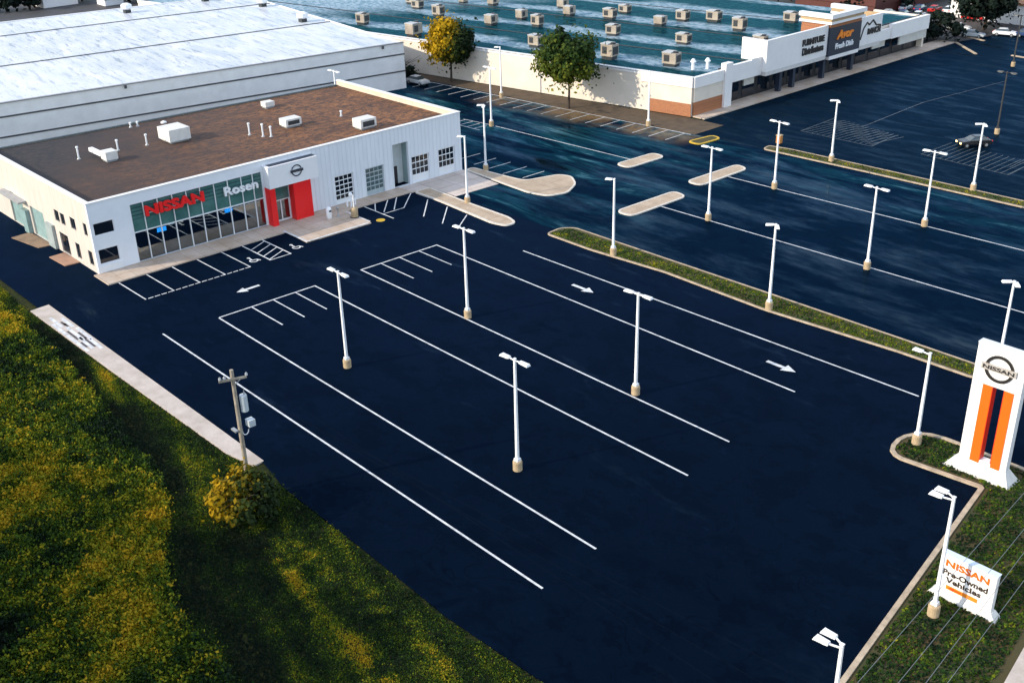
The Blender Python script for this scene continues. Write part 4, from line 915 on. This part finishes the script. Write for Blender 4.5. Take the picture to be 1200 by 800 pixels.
emblem(TS, (-27.8, yA - .002, 8.65), (1, 0, 0), (0, 0, 1), 1.02, logo_dark, mat('emblem_silver', (.50, .46, .42), .35, .2, var=.1), text_black, 'NISSAN', TS['_o'])
MS = thing('entrance_sign', 'low white monument sign reading pre-owned vehicles with an orange bar on the lawn', 'sign', (-21.6, 55.8, .05))
m1 = MB(); m1.box(-23.3, -19.85, 55.55, 56.0, .49, 3.1); m1.build('sign_body', sw, MS, bevel=.05)
m1 = MB(); vs = [(-23.75, 55.32, .06), (-19.42, 55.32, .06), (-19.42, 56.2, .06), (-23.75, 56.2, .06), (-23.36, 55.5, .5), (-19.79, 55.5, .5), (-19.79, 56.05, .5), (-23.36, 56.05, .5)]
m1.add(vs, [(0, 1, 5, 4), (1, 2, 6, 5), (2, 3, 7, 6), (3, 0, 4, 7), (4, 5, 6, 7)]); m1.build('foot', MATS['foot_white'], MS)
MB().box(-23.78, -19.39, 55.29, 56.23, -.1, .058).build('plinth', mat('plinth_tan', (.42, .30, .16), .85, var=.3, scale=2), MS)
MB().box(-23.33, -19.82, 55.53, 56.02, 3.1, 3.17).build('top_cap', mat('cap_blue', (.60, .68, .78), .4, var=.05), MS)
U, V = (1, 0, 0), (0, 0, 1)
text('NISSAN', 'lettering', orange_m, MS, (-23.0, 55.548, 2.33), U, V, 2.75, .48, .02, .035)
text('Pre-Owned', 'lettering', text_dark, MS, (-23.1, 55.548, 1.68), U, V, 2.85, .42, .02, .03)
text('Vehicles', 'lettering', text_dark, MS, (-22.85, 55.548, 1.18), U, V, 2.25, .40, .02, .03)
MB().box(-22.75, -20.75, 55.52, 55.548, .72, 1.0).build('orange_bar', mat('bar_orange', (.85, .24, .02), .4, var=.05), MS)
m1 = MB(); m1.add([(-22.25, 55.505, .74), (-22.25, 55.505, .98), (-22.65, 55.505, .86), (-22.25, 55.519, .74), (-22.25, 55.519, .98), (-22.65, 55.519, .86)], [(0, 1, 2), (0, 3, 4, 1), (1, 4, 5, 2), (2, 5, 3, 0)]); m1.box(-22.249, -21.75, 55.505, 55.518, .81, .91); m1.build('arrow_mark', mat('arrow_red', (.72, .06, .01), .4, var=0), MS)
t = thing('marker_post', 'small orange brown post at the left end of the far grass strip', 'post', (-88.6, 131.2, 0)); MB().box(-88.95, -88.25, 130.9, 131.5, 0, 1.1).build('post_body', mat('post_orange', (.55, .22, .05), .7), t); MB().box(-89, -88.2, 130.85, 131.55, 1.1, 1.2).build('post_cap', tan_base, t)

# ------------------------------------------------------------------ utility pole and wires
UPX, UPY = -62.9, 30.2
UP = thing('utility_pole', 'wooden utility pole with crossarm and grey transformer cans beside the bush', 'utility pole', (UPX, UPY, 0))
MB().tube((UPX, UPY, -.1), (UPX + .05, UPY, 10.5), .19, .13, 10).build('pole', wood_m, UP)
MB().box(UPX - .95, UPX + .95, UPY - .22, UPY - .1, 9.75, 9.9, Matrix.Translation((UPX, UPY, 0)) @ Matrix.Rotation(math.radians(70), 4, 'Z') @ Matrix.Translation((-UPX, -UPY, 0))).build('crossarm', wood_m, UP)
ca = Vector((math.cos(math.radians(70)), math.sin(math.radians(70)), 0)); PTS = []
for s_ in (-.9, -.6, .9):
    p = Vector((UPX, UPY, 9.9)) + ca * s_ + Vector((.15, 0, 0)); MB().lathe([(.05, 0), (.11, .05), (.06, .1), (.11, .15), (.06, .2), (.04, .26)], 10, tuple(p)).build('insulator', grey_metal, UP); PTS.append(p + Vector((0, 0, .27)))
MB().tube(Vector((UPX, UPY, 9.2)), Vector((UPX, UPY, 9.75)) + ca * .65, .03, seg=6).build('brace', grey_metal, UP)
def can(x, y, z, r, h, n):
    o = MB().lathe([(r * .9, 0), (r, .05), (r, h - .1), (r * .9, h), (.06, h + .02)], 14, (x, y, z)).build(n, mat('can_grey', (.50, .55, .58), .4, var=.15), UP)
    MB().lathe([(.05, 0), (.08, .08), (.05, .16), (.03, .3)], 8, (x, y + .1, z + h + .02)).build('bushing', grey_metal, o, origin=UP['_o'])
can(UPX + .15, UPY + .52, 7.1, .27, 1.3, 'transformer'); 
m1 = MB(); m1.box(UPX + .05, UPX + .6, UPY + .45, UPY + .95, 5.95, 6.45); m1.build('meter_box', MATS['can_grey'], UP)
m1 = MB(); 
for i in range(8):
    a0, a1 = PI * i / 8, PI * (i + 1) / 8
    m1.tube((UPX + .1, UPY + .35 - .25 * math.cos(a0), 5.6 - .35 * math.sin(a0)), (UPX + .1, UPY + .35 - .25 * math.cos(a1), 5.6 - .35 * math.sin(a1)), .035, seg=6, caps=False)
m1.build('cable_loop', white_pole, UP); MB().box(UPX - .5, UPX + .15, UPY - .45, UPY - .2, 5.7, 5.82).build('bracket', grey_metal, UP)
def cable(pts, r, label, m, grp, sag=0):
    A, B = Vector(pts[0]), Vector(pts[1]); o = MB(); k = 14; q = [A.lerp(B, i / k) - Vector((0, 0, sag * 4 * (i / k) * (1 - i / k))) for i in range(k + 1)]
    for i in range(k): o.tube(q[i], q[i + 1], r, seg=6, caps=False)
    c_ = o.build('power_line', m, smooth=True); return tag(c_, label, 'power line', grp)
wire_m = mat('wire_grey', (.16, .18, .19), .4, var=0); wire_d = mat('wire_dark', (.006, .009, .014), .9, var=0, spec=.05)
for (a_, b_), l in zip((((-19.39, 53.57), (-17.95, 36.4)), ((-18.03, 52.7), (-16.69, 37.72)), ((-17.11, 50.74), (-15.84, 38.59)), ((-16.06, 48.4), (-15.16, 39.15))),
                       ('leftmost of four thin power lines crossing above the lawn and low sign', 'second from left of the four thin power lines crossing above the lawn', 'third from left of the four thin power lines crossing above the lawn', 'rightmost of four thin power lines crossing above the lawn')):
    A, B = Vector((*a_, 9)), Vector((*b_, 9)); d_ = (B - A).normalized()
    cable((A - d_ * 70, B + d_ * 40),   .013, l, wire_m, 'power lines above the lawn')
for p, (ax, ay), l in zip(PTS, ((-19.4, 34.7), (-21.5, 33.1), (-22.3, 31.7)), ('upper of three faint wires from the utility pole crossing the dark lot', 'middle of three faint wires from the utility pole crossing the dark lot', 'lower of three faint wires from the utility pole crossing the dark lot')):
    B = Vector((ax, ay, 9)); d_ = (B - p); cable((p, p + d_ * 1.35), .003, l, wire_d, 'wires from the utility pole')

# ------------------------------------------------------------------ vegetation
def leaf_mesh(name, C_, Nn, size, tint, parent=None, m=None, flat=0., origin=(0, 0, 0), up_bias=.3):
    """many small leaf faces; C_ centres (n,3), size (n,), Nn normals"""
    n = len(C_); Nn = Nn / np.linalg.norm(Nn, axis=1)[:, None]
    ref = rng.normal(size=(n, 3)); u = np.cross(Nn, ref); u /= np.linalg.norm(u, axis=1)[:, None]; v = np.cross(Nn, u)
    s_ = size[:, None]; a_ = C_ - u * s_ * .5; b_ = C_ + v * s_ * .42 * rng.uniform(.6, 1.1, (n, 1)); c_ = C_ + u * s_ * .6; d_ = C_ - v * s_ * .42 * rng.uniform(.6, 1.1, (n, 1))
    V_ = np.stack([a_, b_, c_, d_], 1).reshape(-1, 3) - np.array(origin)
    me = bpy.data.meshes.new(name); me.vertices.add(4 * n); me.vertices.foreach_set('co', V_.ravel().astype(np.float32))
    me.loops.add(4 * n); me.loops.foreach_set('vertex_index', np.arange(4 * n, dtype=np.int32)); me.polygons.add(n); me.polygons.foreach_set('loop_start', np.arange(0, 4 * n, 4, dtype=np.int32)); me.polygons.foreach_set('loop_total', np.full(n, 4, dtype=np.int32))
    at = me.attributes.new('tint', 'FLOAT', 'FACE'); at.data.foreach_set('value', np.clip(tint, 0, 1).astype(np.float32))
    me.update(calc_edges=True); me.validate(); me.materials.append(m); o = bpy.data.objects.new(name, me); COL.objects.link(o)
    if parent: o.parent = parent
    return o
leaf_green = attr_mat('leaf_green', [(0., (.008, .020, .010)), (.45, (.028, .060, .012)), (.75, (.10, .125, .014)), (1., (.24, .22, .02))])
leaf_yellow = attr_mat('leaf_yellow', [(0., (.010, .022, .008)), (.35, (.035, .055, .008)), (.55, (.20, .14, .006)), (1., (.48, .29, .006))])
leaf_dark = attr_mat('leaf_dark', [(0., (.004, .008, .008)), (.6, (.010, .020, .014)), (1., (.028, .042, .018))])
bark = mat('bark', (.07, .05, .035), .95, var=.4, scale=3)
def crown_pts(c, rad, n, clumps, leaf, low=.0):
    """leaf clumps spread through an uneven volume"""
    cc = rng.normal(size=(clumps, 3)); cc /= np.linalg.norm(cc, axis=1)[:, None]; cc *= rng.uniform(.45, 1.0, (clumps, 1)) ** .6
    cc[:, 2] = np.where(cc[:, 2] < -.5, cc[:, 2] * .6, cc[:, 2])
    cr_ = rng.uniform(.10, .30, clumps); k = rng.integers(0, clumps, n)
    off = rng.normal(size=(n, 3)); off /= np.linalg.norm(off, axis=1)[:, None]; rr = rng.uniform(.35, 1, (n, 1)) ** .5
    p = cc[k] + off * rr * cr_[k][:, None] * (1 + .5 * (rng.random((n, 1)) < .12)); loose = rng.random(n) < .16; p[loose] = rng.normal(size=(loose.sum(), 3)) * .42; nrm = off * .8 + p * .4 + rng.normal(size=(n, 3)) * .45 + np.array([0, 0, .35])
    return np.array(c) + p * np.array(rad), nrm, rng.uniform(.6, 1.3, n) * leaf, p, k
def tree(name, label, cat, base, h, rad, cz, n, clumps, leaf, m, tintf, trunk_r=.22, group=None):
    x, y = base; t = thing(name, label, cat, (x, y, 0), group=group)
    tb = MB(); segs = [(x, y, -.1), (x + .08, y + .05, cz * .35), (x + .02, y - .05, cz * .7), (x + .1, y, cz)]
    for i in range(3): tb.tube(segs[i], segs[i + 1], trunk_r * (1 - .22 * i), trunk_r * (1 - .22 * (i + 1)), 9, caps=False)
    for k in range(9):
        a_ = k * 2.4 + random.random(); z0 = cz * random.uniform(.5, .98); L = rad[0] * random.uniform(.55, .85)
        e = Vector((x + L * math.cos(a_), y + L * math.sin(a_), z0 + L * random.uniform(.3, .8))); mpt = Vector((x, y, z0)).lerp(e, .5) + Vector((0, 0, .15))
        tb.tube((x + .05, y, z0), mpt, trunk_r * .4, trunk_r * .25, 6, caps=False); tb.tube(mpt, e, trunk_r * .25, .02, 6, caps=False)
    tb.build('trunk', bark, t, smooth=True)
    P, Nr, sz, rel, kk = crown_pts((x, y, cz), rad, n, clumps, leaf); ct = rng.uniform(-.18, .18, clumps)[kk]
    leaf_mesh('crown', P, Nr, sz, tintf(rel) + ct + rng.normal(size=n) * .10, t, m, origin=(x, y, 0)); return t
tree('broadleaf_tree', 'green broadleaf tree by the store wall with sunlit lower left painted yellowish', 'tree', (-124.9, 125.0), 12.8, (5.0, 5.0, 5.0), 7.9, 9000, 95, .55, leaf_green, lambda r: .52 + .30 * (-r[:, 2]) * (r[:, 1] < .2) + .10 * -r[:, 1])  # sunlit lower left is painted into the leaf tint
tree('autumn_tree', 'autumn tree turning yellow on its left, beside dark car at the store wall', 'tree', (-153.7, 124.2), 11, (4.5, 4.5, 4.4), 6.9, 8500, 90, .58, leaf_yellow, lambda r: .34 + .55 * np.clip(-(r[:, 1] * .75 + r[:, 0] * .66) * 1.6 + .25 + r[:, 2] * .5, -.8, .8))
tree('dark_tree', 'big round dark tree at the upper right in front of a white building', 'tree', (-106.6, 228.0), 9, (6.2, 6.2, 4.6), 5.6, 6000, 46, .8, leaf_dark, lambda r: .45 + .2 * r[:, 2], .35)
tree('dark_bush', 'low dark bush beyond the far end of the store', 'bush', (-109.5, 213.0), 5, (5.2, 4.6, 2.9), 2.6, 4000, 34, .7, leaf_dark, lambda r: .4 + .2 * r[:, 2], .25)
tree('dark_bush', 'dark bush against the store side wall behind the dark car', 'bush', (-165.0, 120.9), 3, (5.6, 2.2, 1.7), 1.4, 2200, 22, .5, leaf_dark, lambda r: .5 + .2 * r[:, 2], .15)
far_trees = [(-306, 92, 5.5), (-301, 99, 5), (-299, 104, 4.5), (-300.5, 118.5, 6), (-289, 126.5, 5), (-285, 131, 5), (-281, 136, 5.5), (-274, 141, 5), (-264, 143, 5), (-250, 144, 4.5), (-248, 149, 5), (-158, 234, 5.5), (-140.5, 234, 6), (-136.5, 229, 6), (-133, 240, 6)]
far_trees.sort(key=lambda q: screen_x(q[0], q[1]))
for i, (x, y, r_) in enumerate(far_trees):
    tree('distant_tree', f'{ORD[i]} dark tree from left along the top edge beyond the roofs' if i < 12 else f'{ORD[len(far_trees) - 1 - i]} dark tree from right along the top edge beyond the roofs', 'tree', (x, y), r_, (r_ * .8, r_ * .8, r_ * .62), r_ * .62, 900, 18, 1.1, leaf_dark, lambda r: .45 + .3 * r[:, 2], .3, 'dark trees beyond the roofs')
tree('roadside_bush', 'leafy yellow green bush at the foot of the wooden utility pole', 'bush', (-60.8, 28.7), 3, (2.6, 2.3, 1.9), 1.7, 3000, 90, .36, leaf_yellow, lambda r: .36 + .5 * np.clip(-r[:, 0] * .6 - r[:, 1] * .6 + .2 * r[:, 2], -.6, .8), .1)  # sunward side painted yellower, far side darker, in the leaf tint

for i, (x, y, hh, l) in enumerate(((-86, -3, 12, 'unseen tree added to shade the meadow, furthest from the road'), (-78, -2.5, 13, 'tall unseen tree added to shade the meadow, second from the far end'), (-70.5, -1.5, 13, 'broad unseen tree added to shade the meadow, third from the far end'), (-63, 1.5, 12.5, 'unseen tree added to shade the meadow, next to the near one'), (-55, 3.5, 12, 'unseen tree nearest the camera, added to shade the near corner of the meadow'))):
    tree('unseen_shade_tree', l, 'tree', (x, y), hh, (6.2, 5.2, 3.6), hh - 3.6, 5500, 70, .95, leaf_green, lambda r: .45 + .2 * r[:, 2], .3, 'unseen trees added to shade the meadow')  # out-of-view trees, added to throw shade on the near meadow
def in_poly(P, poly):
    x, y = P[:, 0], P[:, 1]; r = np.zeros(len(P), bool); n = len(poly)
    for i in range(n):
        (x0, y0), (x1, y1) = poly[i], poly[i - 1]
        c_ = ((y0 > y) != (y1 > y)) & (x < (x1 - x0) * (y - y0) / (y1 - y0 + 1e-12) + x0); r ^= c_
    return r
def nz(P, s_, seed=0): return np.array([mnoise.fractal(Vector((x * s_ + seed, y * s_, seed)), .9, 2.1, 4) for x, y in P])
def sdist(P, pts):
    """distance to a polyline"""
    d_ = np.full(len(P), 1e9)
    for a_, b_ in zip(pts, pts[1:]):
        a_, b_ = np.array(a_), np.array(b_); t_ = np.clip(((P - a_) @ (b_ - a_)) / ((b_ - a_) @ (b_ - a_)), 0, 1); d_ = np.minimum(d_, np.linalg.norm(P - a_ - t_[:, None] * (b_ - a_), axis=1))
    return d_
field_m = attr_mat('field_grass', [(0., (.005, .014, .008)), (.28, (.018, .052, .008)), (.50, (.085, .135, .008)), (.72, (.28, .26, .012)), (1., (.50, .31, .015))], trans=.3)
# the mown track round the uncut field, its edge shade painted in below
TR1 = [(-104, 30.4), (-98.6, 30.6), (-84.2, 29.0), (-69.8, 27.5), (-63.5, 25.3), (-60.7, 23.6), (-55, 21.9), (-45, 21.4), (-30, 20)]
EDGE = [(-125, 30.0), (-104, 29.4), (-98.6, 29.7), (-84.2, 28.2), (-70, 26.6), (-64, 24.2), (-61, 22.2), (-56, 20.6), (-45, 19.6), (-25, 18.5)]
UNCUT = EDGE + [(-25, 0), (-125, 0)]
FIELD = [(-125, 31.9), (-108.2, 31.2), (-90, 31.4), (-69.6, 31.9), (-66.5, 32.4), (-61, 32.8), (-52, 32.3), (-43, 32.0), (-34, 32.4), (-22, 33.5), (-22, 0), (-125, 0)]
n = 300000
P = np.stack([rng.uniform(-122, -22, n), rng.uniform(3, 33.4, n)], 1)
vis = np.array([(Vector((x, y, -H)).dot(r2) / Vector((x, y, -H)).dot(fwd), Vector((x, y, -H)).dot(u2) / Vector((x, y, -H)).dot(fwd)) for x, y in P])
keep = (vis[:, 0] > -.53) & (vis[:, 1] > -.36) & in_poly(P, FIELD); P = P[keep]; vis = vis[keep]
un = in_poly(P + rng.normal(size=P.shape) * .22, UNCUT); lo = nz(P, .09, 3.1); hi = nz(P, .45, 8.7); dtr = sdist(P, TR1)
tint = .36 + .62 * lo + .32 * hi
tint = np.where(un, tint + .10, tint * .7 - .03)
tint -= .40 * np.exp(-(dtr / .8) ** 2)  # dark band paints the shade beside the tall uncut edge
st_ = np.array([mnoise.fractal(Vector((x * .10 + y * .03, y * .9 + x * .22, 5.5)), .9, 2.1, 4) for x, y in P])
tint += np.where(un, 0, .34 * st_)
mv = np.array([mnoise.noise(Vector((x * .9, y * .9, 2.2))) for x, y in P]); tint += np.where(un, .16 * mv, .08 * mv)
MUD = [(-61.5, 29.6), (-60.3, 28.9), (-54.6, 27.6), (-46.3, 26.7), (-40, 25.9)]
tint += .50 * np.exp(-(sdist(P, MUD) / (.45 + .5 * np.clip(hi + .3, 0, 1))) ** 2) * (hi > -.35) + .28 * np.exp(-(sdist(P, [(-61.5, 30.2), (-52, 29.6), (-40, 29.5)]) / .8) ** 2) * (mv > 0) + .30 * np.exp(-(sdist(P, [(-95, 31.1), (-88, 30.9)]) / .35) ** 2)
hgt = np.where(un, .34 + .22 * np.clip(hi, -1, 1), .09); hgt = np.maximum(.05, hgt * np.where(dtr < .5, .3, 1))
tint += rng.normal(size=len(P)) * .10
# each tuft: a few leaf faces
per = 3; Ct = np.repeat(np.concatenate([P, np.zeros((len(P), 1))], 1), per, 0); hh = np.repeat(hgt, per); m_ = len(Ct)
Ct[:, :2] += rng.normal(size=(m_, 2)) * (.10 + .25 * hh)[:, None]; Ct[:, 2] = -.10 + hh * rng.uniform(.2, 1.1, m_)
Nr = rng.normal(size=(m_, 3)) * np.array([.8, .8, .4]) + np.array([0, 0, .55])
tn, szs = np.repeat(tint, per) + rng.normal(size=m_) * .13, (.09 + .17 * hh) * rng.uniform(.7, 1.4, m_)
# taller weeds standing out of the uncut grass
wi = rng.choice(np.where(un)[0], 5200); wp_ = np.repeat(P[wi], 9, 0); wt = np.repeat(tint[wi] + rng.normal(size=len(wi)) * .16 + .08, 9); q = len(wp_)
wc = np.concatenate([wp_ + rng.normal(size=(q, 2)) * .17, rng.uniform(.12, .62, (q, 1))], 1)
wn = rng.normal(size=(q, 3)) * np.array([.8, .8, .4]) + np.array([0, 0, .6])
Ct, Nr, szs, tn = np.concatenate([Ct, wc]), np.concatenate([Nr, wn]), np.concatenate([szs, rng.uniform(.12, .26, q)]), np.concatenate([tn, wt + rng.normal(size=q) * .08])
o = leaf_mesh('meadow_grass', Ct, Nr, szs, tn, None, field_m)
tag(o, 'uncut green and yellow meadow grass along the mown track, lower left', 'grass', kind='stuff')
def lawn_grass(name, poly, n, h, base, label, seed):
    xs_, ys_ = [p[0] for p in poly], [p[1] for p in poly]
    P = np.stack([rng.uniform(min(xs_), max(xs_), n), rng.uniform(min(ys_), max(ys_), n)], 1); P = P[in_poly(P, poly)]
    tint = base + .30 * nz(P, .35, seed) + .2 * nz(P, 1.3, seed + 4); k = len(P)
    Ct = np.concatenate([P, rng.uniform(.06, .06 + h, (k, 1))], 1); Nr = rng.normal(size=(k, 3)) * np.array([.6, .6, .3]) + np.array([0, 0, .8])
    o = leaf_mesh(name, Ct, Nr, rng.uniform(.1, .28, k), tint + rng.normal(size=k) * .1, None, field_m); tag(o, label, 'grass', kind='stuff')
lawn_grass('median_grass', [(-85.9, 82.9), (-85.6, 85.6), (-58, 85.9), (-35.5, 85.8), (-35.5, 84.1), (-42, 84.0), (-56, 83.1), (-69, 83.6), (-79, 82.8)], 16000, .08, .44, 'short patchy grass on the long kerbed median', 21)
lawn_grass('strip_grass', [(-88, 127.5), (-72, 128.0), (-20, 128.9), (-20, 130.3), (-72, 129.5), (-86, 129.2)], 9000, .1, .48, 'short grass on the far kerbed strip by the store lot', 31)
lawn_grass('lawn_grass', [(-33.9, 69), (-33.6, 72.2), (-30.6, 72.6), (-14, 72.6), (-14, 60), (-18, 56), (-15, 36), (-20.5, 36), (-22.6, 44.7), (-26.4, 68.6), (-27.2, 69.1), (-32.7, 68.4)], 60000, .08, .27, 'dark short lawn grass round the two signs', 41)

# ------------------------------------------------------------------ cars
def make_car(paint, lit=False):
    t = thing('parked_car', '', 'car', local=True)
    L, W = 4.5, 1.8
    prof = [(-2.25, .35), (-2.28, .75), (-2.1, .95), (-1.3, 1.0), (1.0, .98), (2.0, .86), (2.25, .68), (2.25, .35)]
    b_ = MB(); n_ = len(prof)
    vs = [(x, s_ * W / 2 * (.96 if z > .9 else 1), z) for s_ in (-1, 1) for x, z in prof]
    b_.add(vs, [tuple(range(n_ - 1, -1, -1))[::-1], tuple(range(2 * n_ - 1, n_ - 1, -1))] + [(i, i + n_, (i + 1) % n_ + n_, (i + 1) % n_) for i in range(n_)])
    b_.build('body', paint, t, bevel=.07)
    g_ = MB(); g_.add([(-1.85, -.80, .99), (1.05, -.80, .98), (1.05, .80, .98), (-1.85, .80, .99), (-1.25, -.62, 1.42), (.3, -.62, 1.44), (.3, .62, 1.44), (-1.25, .62, 1.42)], [(0, 1, 5, 4), (1, 2, 6, 5), (2, 3, 7, 6), (3, 0, 4, 7)])
    g_.build('windows', mat('car_glass', (.04, .06, .07), .05, var=0, spec=.9), t)
    MB().add([(-1.28, -.64, 1.42), (.34, -.64, 1.44), (.34, .64, 1.44), (-1.28, .64, 1.42), (-1.1, -.52, 1.49), (.12, -.52, 1.5), (.12, .52, 1.5), (-1.1, .52, 1.49)], [(4, 5, 6, 7), (0, 1, 5, 4), (1, 2, 6, 5), (2, 3, 7, 6), (3, 0, 4, 7)]).build('roof', paint, t)
    for x in (-1.4, 1.4):
        for s_ in (-1, 1):
            w_ = MB().tube((x, s_ * .72, .33), (x, s_ * .93, .33), .33, seg=14).build('wheel', rubber_m, t); MB().tube((x, s_ * .925, .33), (x, s_ * .945, .33), .2, seg=10).build('rim', grey_metal, w_)
    for s_ in (-1, 1):
        MB().box(2.2, 2.29, s_ * .62 - .2, s_ * .62 + .2, .55, .72).build('headlight', MATS['headlamp_lit'] if lit else lens_m, t); MB().box(-2.31, -2.24, s_ * .66 - .16, s_ * .66 + .16, .68, .88).build('tail_light', red_m, t)
    return t
emit('headlamp_lit', (1.0, .62, .22), 3.0)
paints = {n_: mat('paint_' + n_, c_, .25, var=0) for n_, c_ in dict(white=(.75, .76, .77), silver=(.40, .43, .45), dark=(.012, .013, .016), red=(.50, .02, .02), blue=(.02, .05, .14), black=(.01, .01, .012)).items()}
c_ = make_car(paints['dark'], True); c_.location = (-68.1, 148.1, 0); c_.rotation_euler = (0, 0, math.atan2(-3.6, -2.7)); tag(c_, 'dark car with glowing headlights alone on the store lot by faded hatching', 'car')
c_ = make_car(paints['silver']); c_.location = (-157.0, 119.2, 0); c_.rotation_euler = (0, 0, .08); tag(c_, 'grey car in the shade under the autumn tree at the store wall', 'car')
cp = {k: make_car(v) for k, v in paints.items() if k != 'dark'}; used = set()
spots = [(-142.5 + 3.0 * i, 234.6 + 1.0 * i, k) for i, k in enumerate(('white', 'white', 'silver', 'white', 'white', 'blue', 'red', 'white', 'white', 'silver'))]
spots2 = [(-139.0 + 3.1 * i, 226.9 + 1.0 * i, k) for i, k in enumerate(('white', 'silver', 'white', 'silver', 'blue', 'white'))]
spots3 = [(-113.5, 236.5, 'red'), (-110.0, 224.0, 'white'), (-104.5, 219.0, 'silver'), (-100.5, 224.5, 'white'), (-96.6, 226.0, 'blue')]
def put_car(x, y, k, l, rz, grp):
    if k not in used: o = cp[k]; used.add(k)
    else: o = copy_tree(cp[k])
    o.location = (x, y, 0); o.rotation_euler = (0, 0, rz + random.uniform(-.04, .04)); o['label'] = l; o['group'] = grp
for i, (x, y, k) in enumerate(spots): put_car(x, y, k, f'{k} car, {ORD[i]} from left in the back row parked beyond the store', math.radians(100), 'cars parked beyond the store')
for i, (x, y, k) in enumerate(spots2): put_car(x, y, k, f'{k} car, {ORD[i]} from left in the front row just behind the store end', math.radians(100), 'cars parked beyond the store')
for (x, y, k), l in zip(spots3, ('red car tucked left of the big dark tree at upper right', 'white car beside the dark bush beyond the store', 'silver car left below the big dark tree', 'white car under the right of the big dark tree', 'blue car furthest right below the big dark tree')): put_car(x, y, k, l, math.radians(15), 'cars by the dark tree')
for o in cp.values():
    if o.name not in COL.objects: pass
for k, o in cp.items():
    if k not in used:
        for ch in list(o.children_recursive) + [o]: bpy.data.objects.remove(ch)

# ------------------------------------------------------------------ background buildings
def far_building(name, label, x0, x1, y0, y1, h, wm, rm, fas=None, fh=1.0, wins=0):
    t = thing(name, label, 'building', ((x0 + x1) / 2, (y0 + y1) / 2, 0))
    MB().box(x0, x1, y0, y1, 0, h).build('wall', wm, t)
    MB().box(x0 - .4, x1 + .4, y0 - .4, y1 + .4, h, h + .35).build('roof', rm, t)
    if fas: MB().box(x0 - .2, x1 + .2, y0 - .25, y0 - .003, h - fh, h - .003).build('fascia', fas, t); MB().box(x1 + .003, x1 + .25, y0 - .2, y1, h - fh, h - .003).build('fascia', fas, t)
    for k in range(wins):
        xx = x0 + (x1 - x0) * (k + .5) / wins; MB().box(xx - .6, xx + .6, y0 - .06, y0 - .003, h * .45, h * .7).build('window', glass_dark, t); 
        yy = y0 + (y1 - y0) * (k + .5) / wins; MB().box(x1 + .003, x1 + .06, yy - .6, yy + .6, h * .45, h * .7).build('window', glass_dark, t)
fas_red = mat('fascia_maroon', (.10, .025, .018), .7, var=.2); roof_or = mat('roof_orange', (.34, .15, .06), .8, var=.4, scale=.3)
far_building('distant_building', 'long building with white roof edge and maroon fascia behind the store', -152, -131.5, 227, 262, 4.6, fas_red, store_white, fas_red, 2.5)
far_building('distant_building', 'white walled building with orange brown roof behind the big dark tree', -119, -60, 237, 275, 4.0, store_white, roof_or, None, 0, 0)
far_building('distant_house', 'white house with small dark windows among trees at the top left', -310, -297, 107, 116, 4.5, store_white, store_white, None, 0, 4)
far_building('distant_building', 'low pale building with dark windows beyond the white warehouse roof', -292, -287, 119, 124, 3.2, wh_wall, store_white, None, 0, 4)
far_building('distant_building', 'tan low building beyond the corner of the two big roofs', -254, -246, 152, 172, 4.6, stripe_tan, roof_or, None, 0, 3)
struct(MB().add([(-330, 40, -.05), (-243, 60, -.05), (-150, 262, -.05), (-330, 330, -.05)], [(0, 1, 2, 3)]).build('back_road', mat('road_grey', (.06, .06, .065), .7, var=.4, scale=.2)))
struct(MB().prism([(-165, 208), (-104.5, 208), (-104.5, 214), (-90, 262), (-165, 262)], -.1, -.008).build('back_lot', mat('backlot', (.05, .048, .05), .7, var=.5, scale=.25)))
for pts_ in ([(-108, 219.5), (-101, 217.0)], [(-104.3, 212.0), (-98.5, 206.5), (-96.4, 204.5)], [(-91, 207.5), (-78, 206.0)]):
    m1 = MB(); band(m1, pts_, .5, -.02, .15); struct(m1.build('kerb', kerb_tan))

for o in list(bpy.data.objects):
    if '_o' in o: del o['_o']
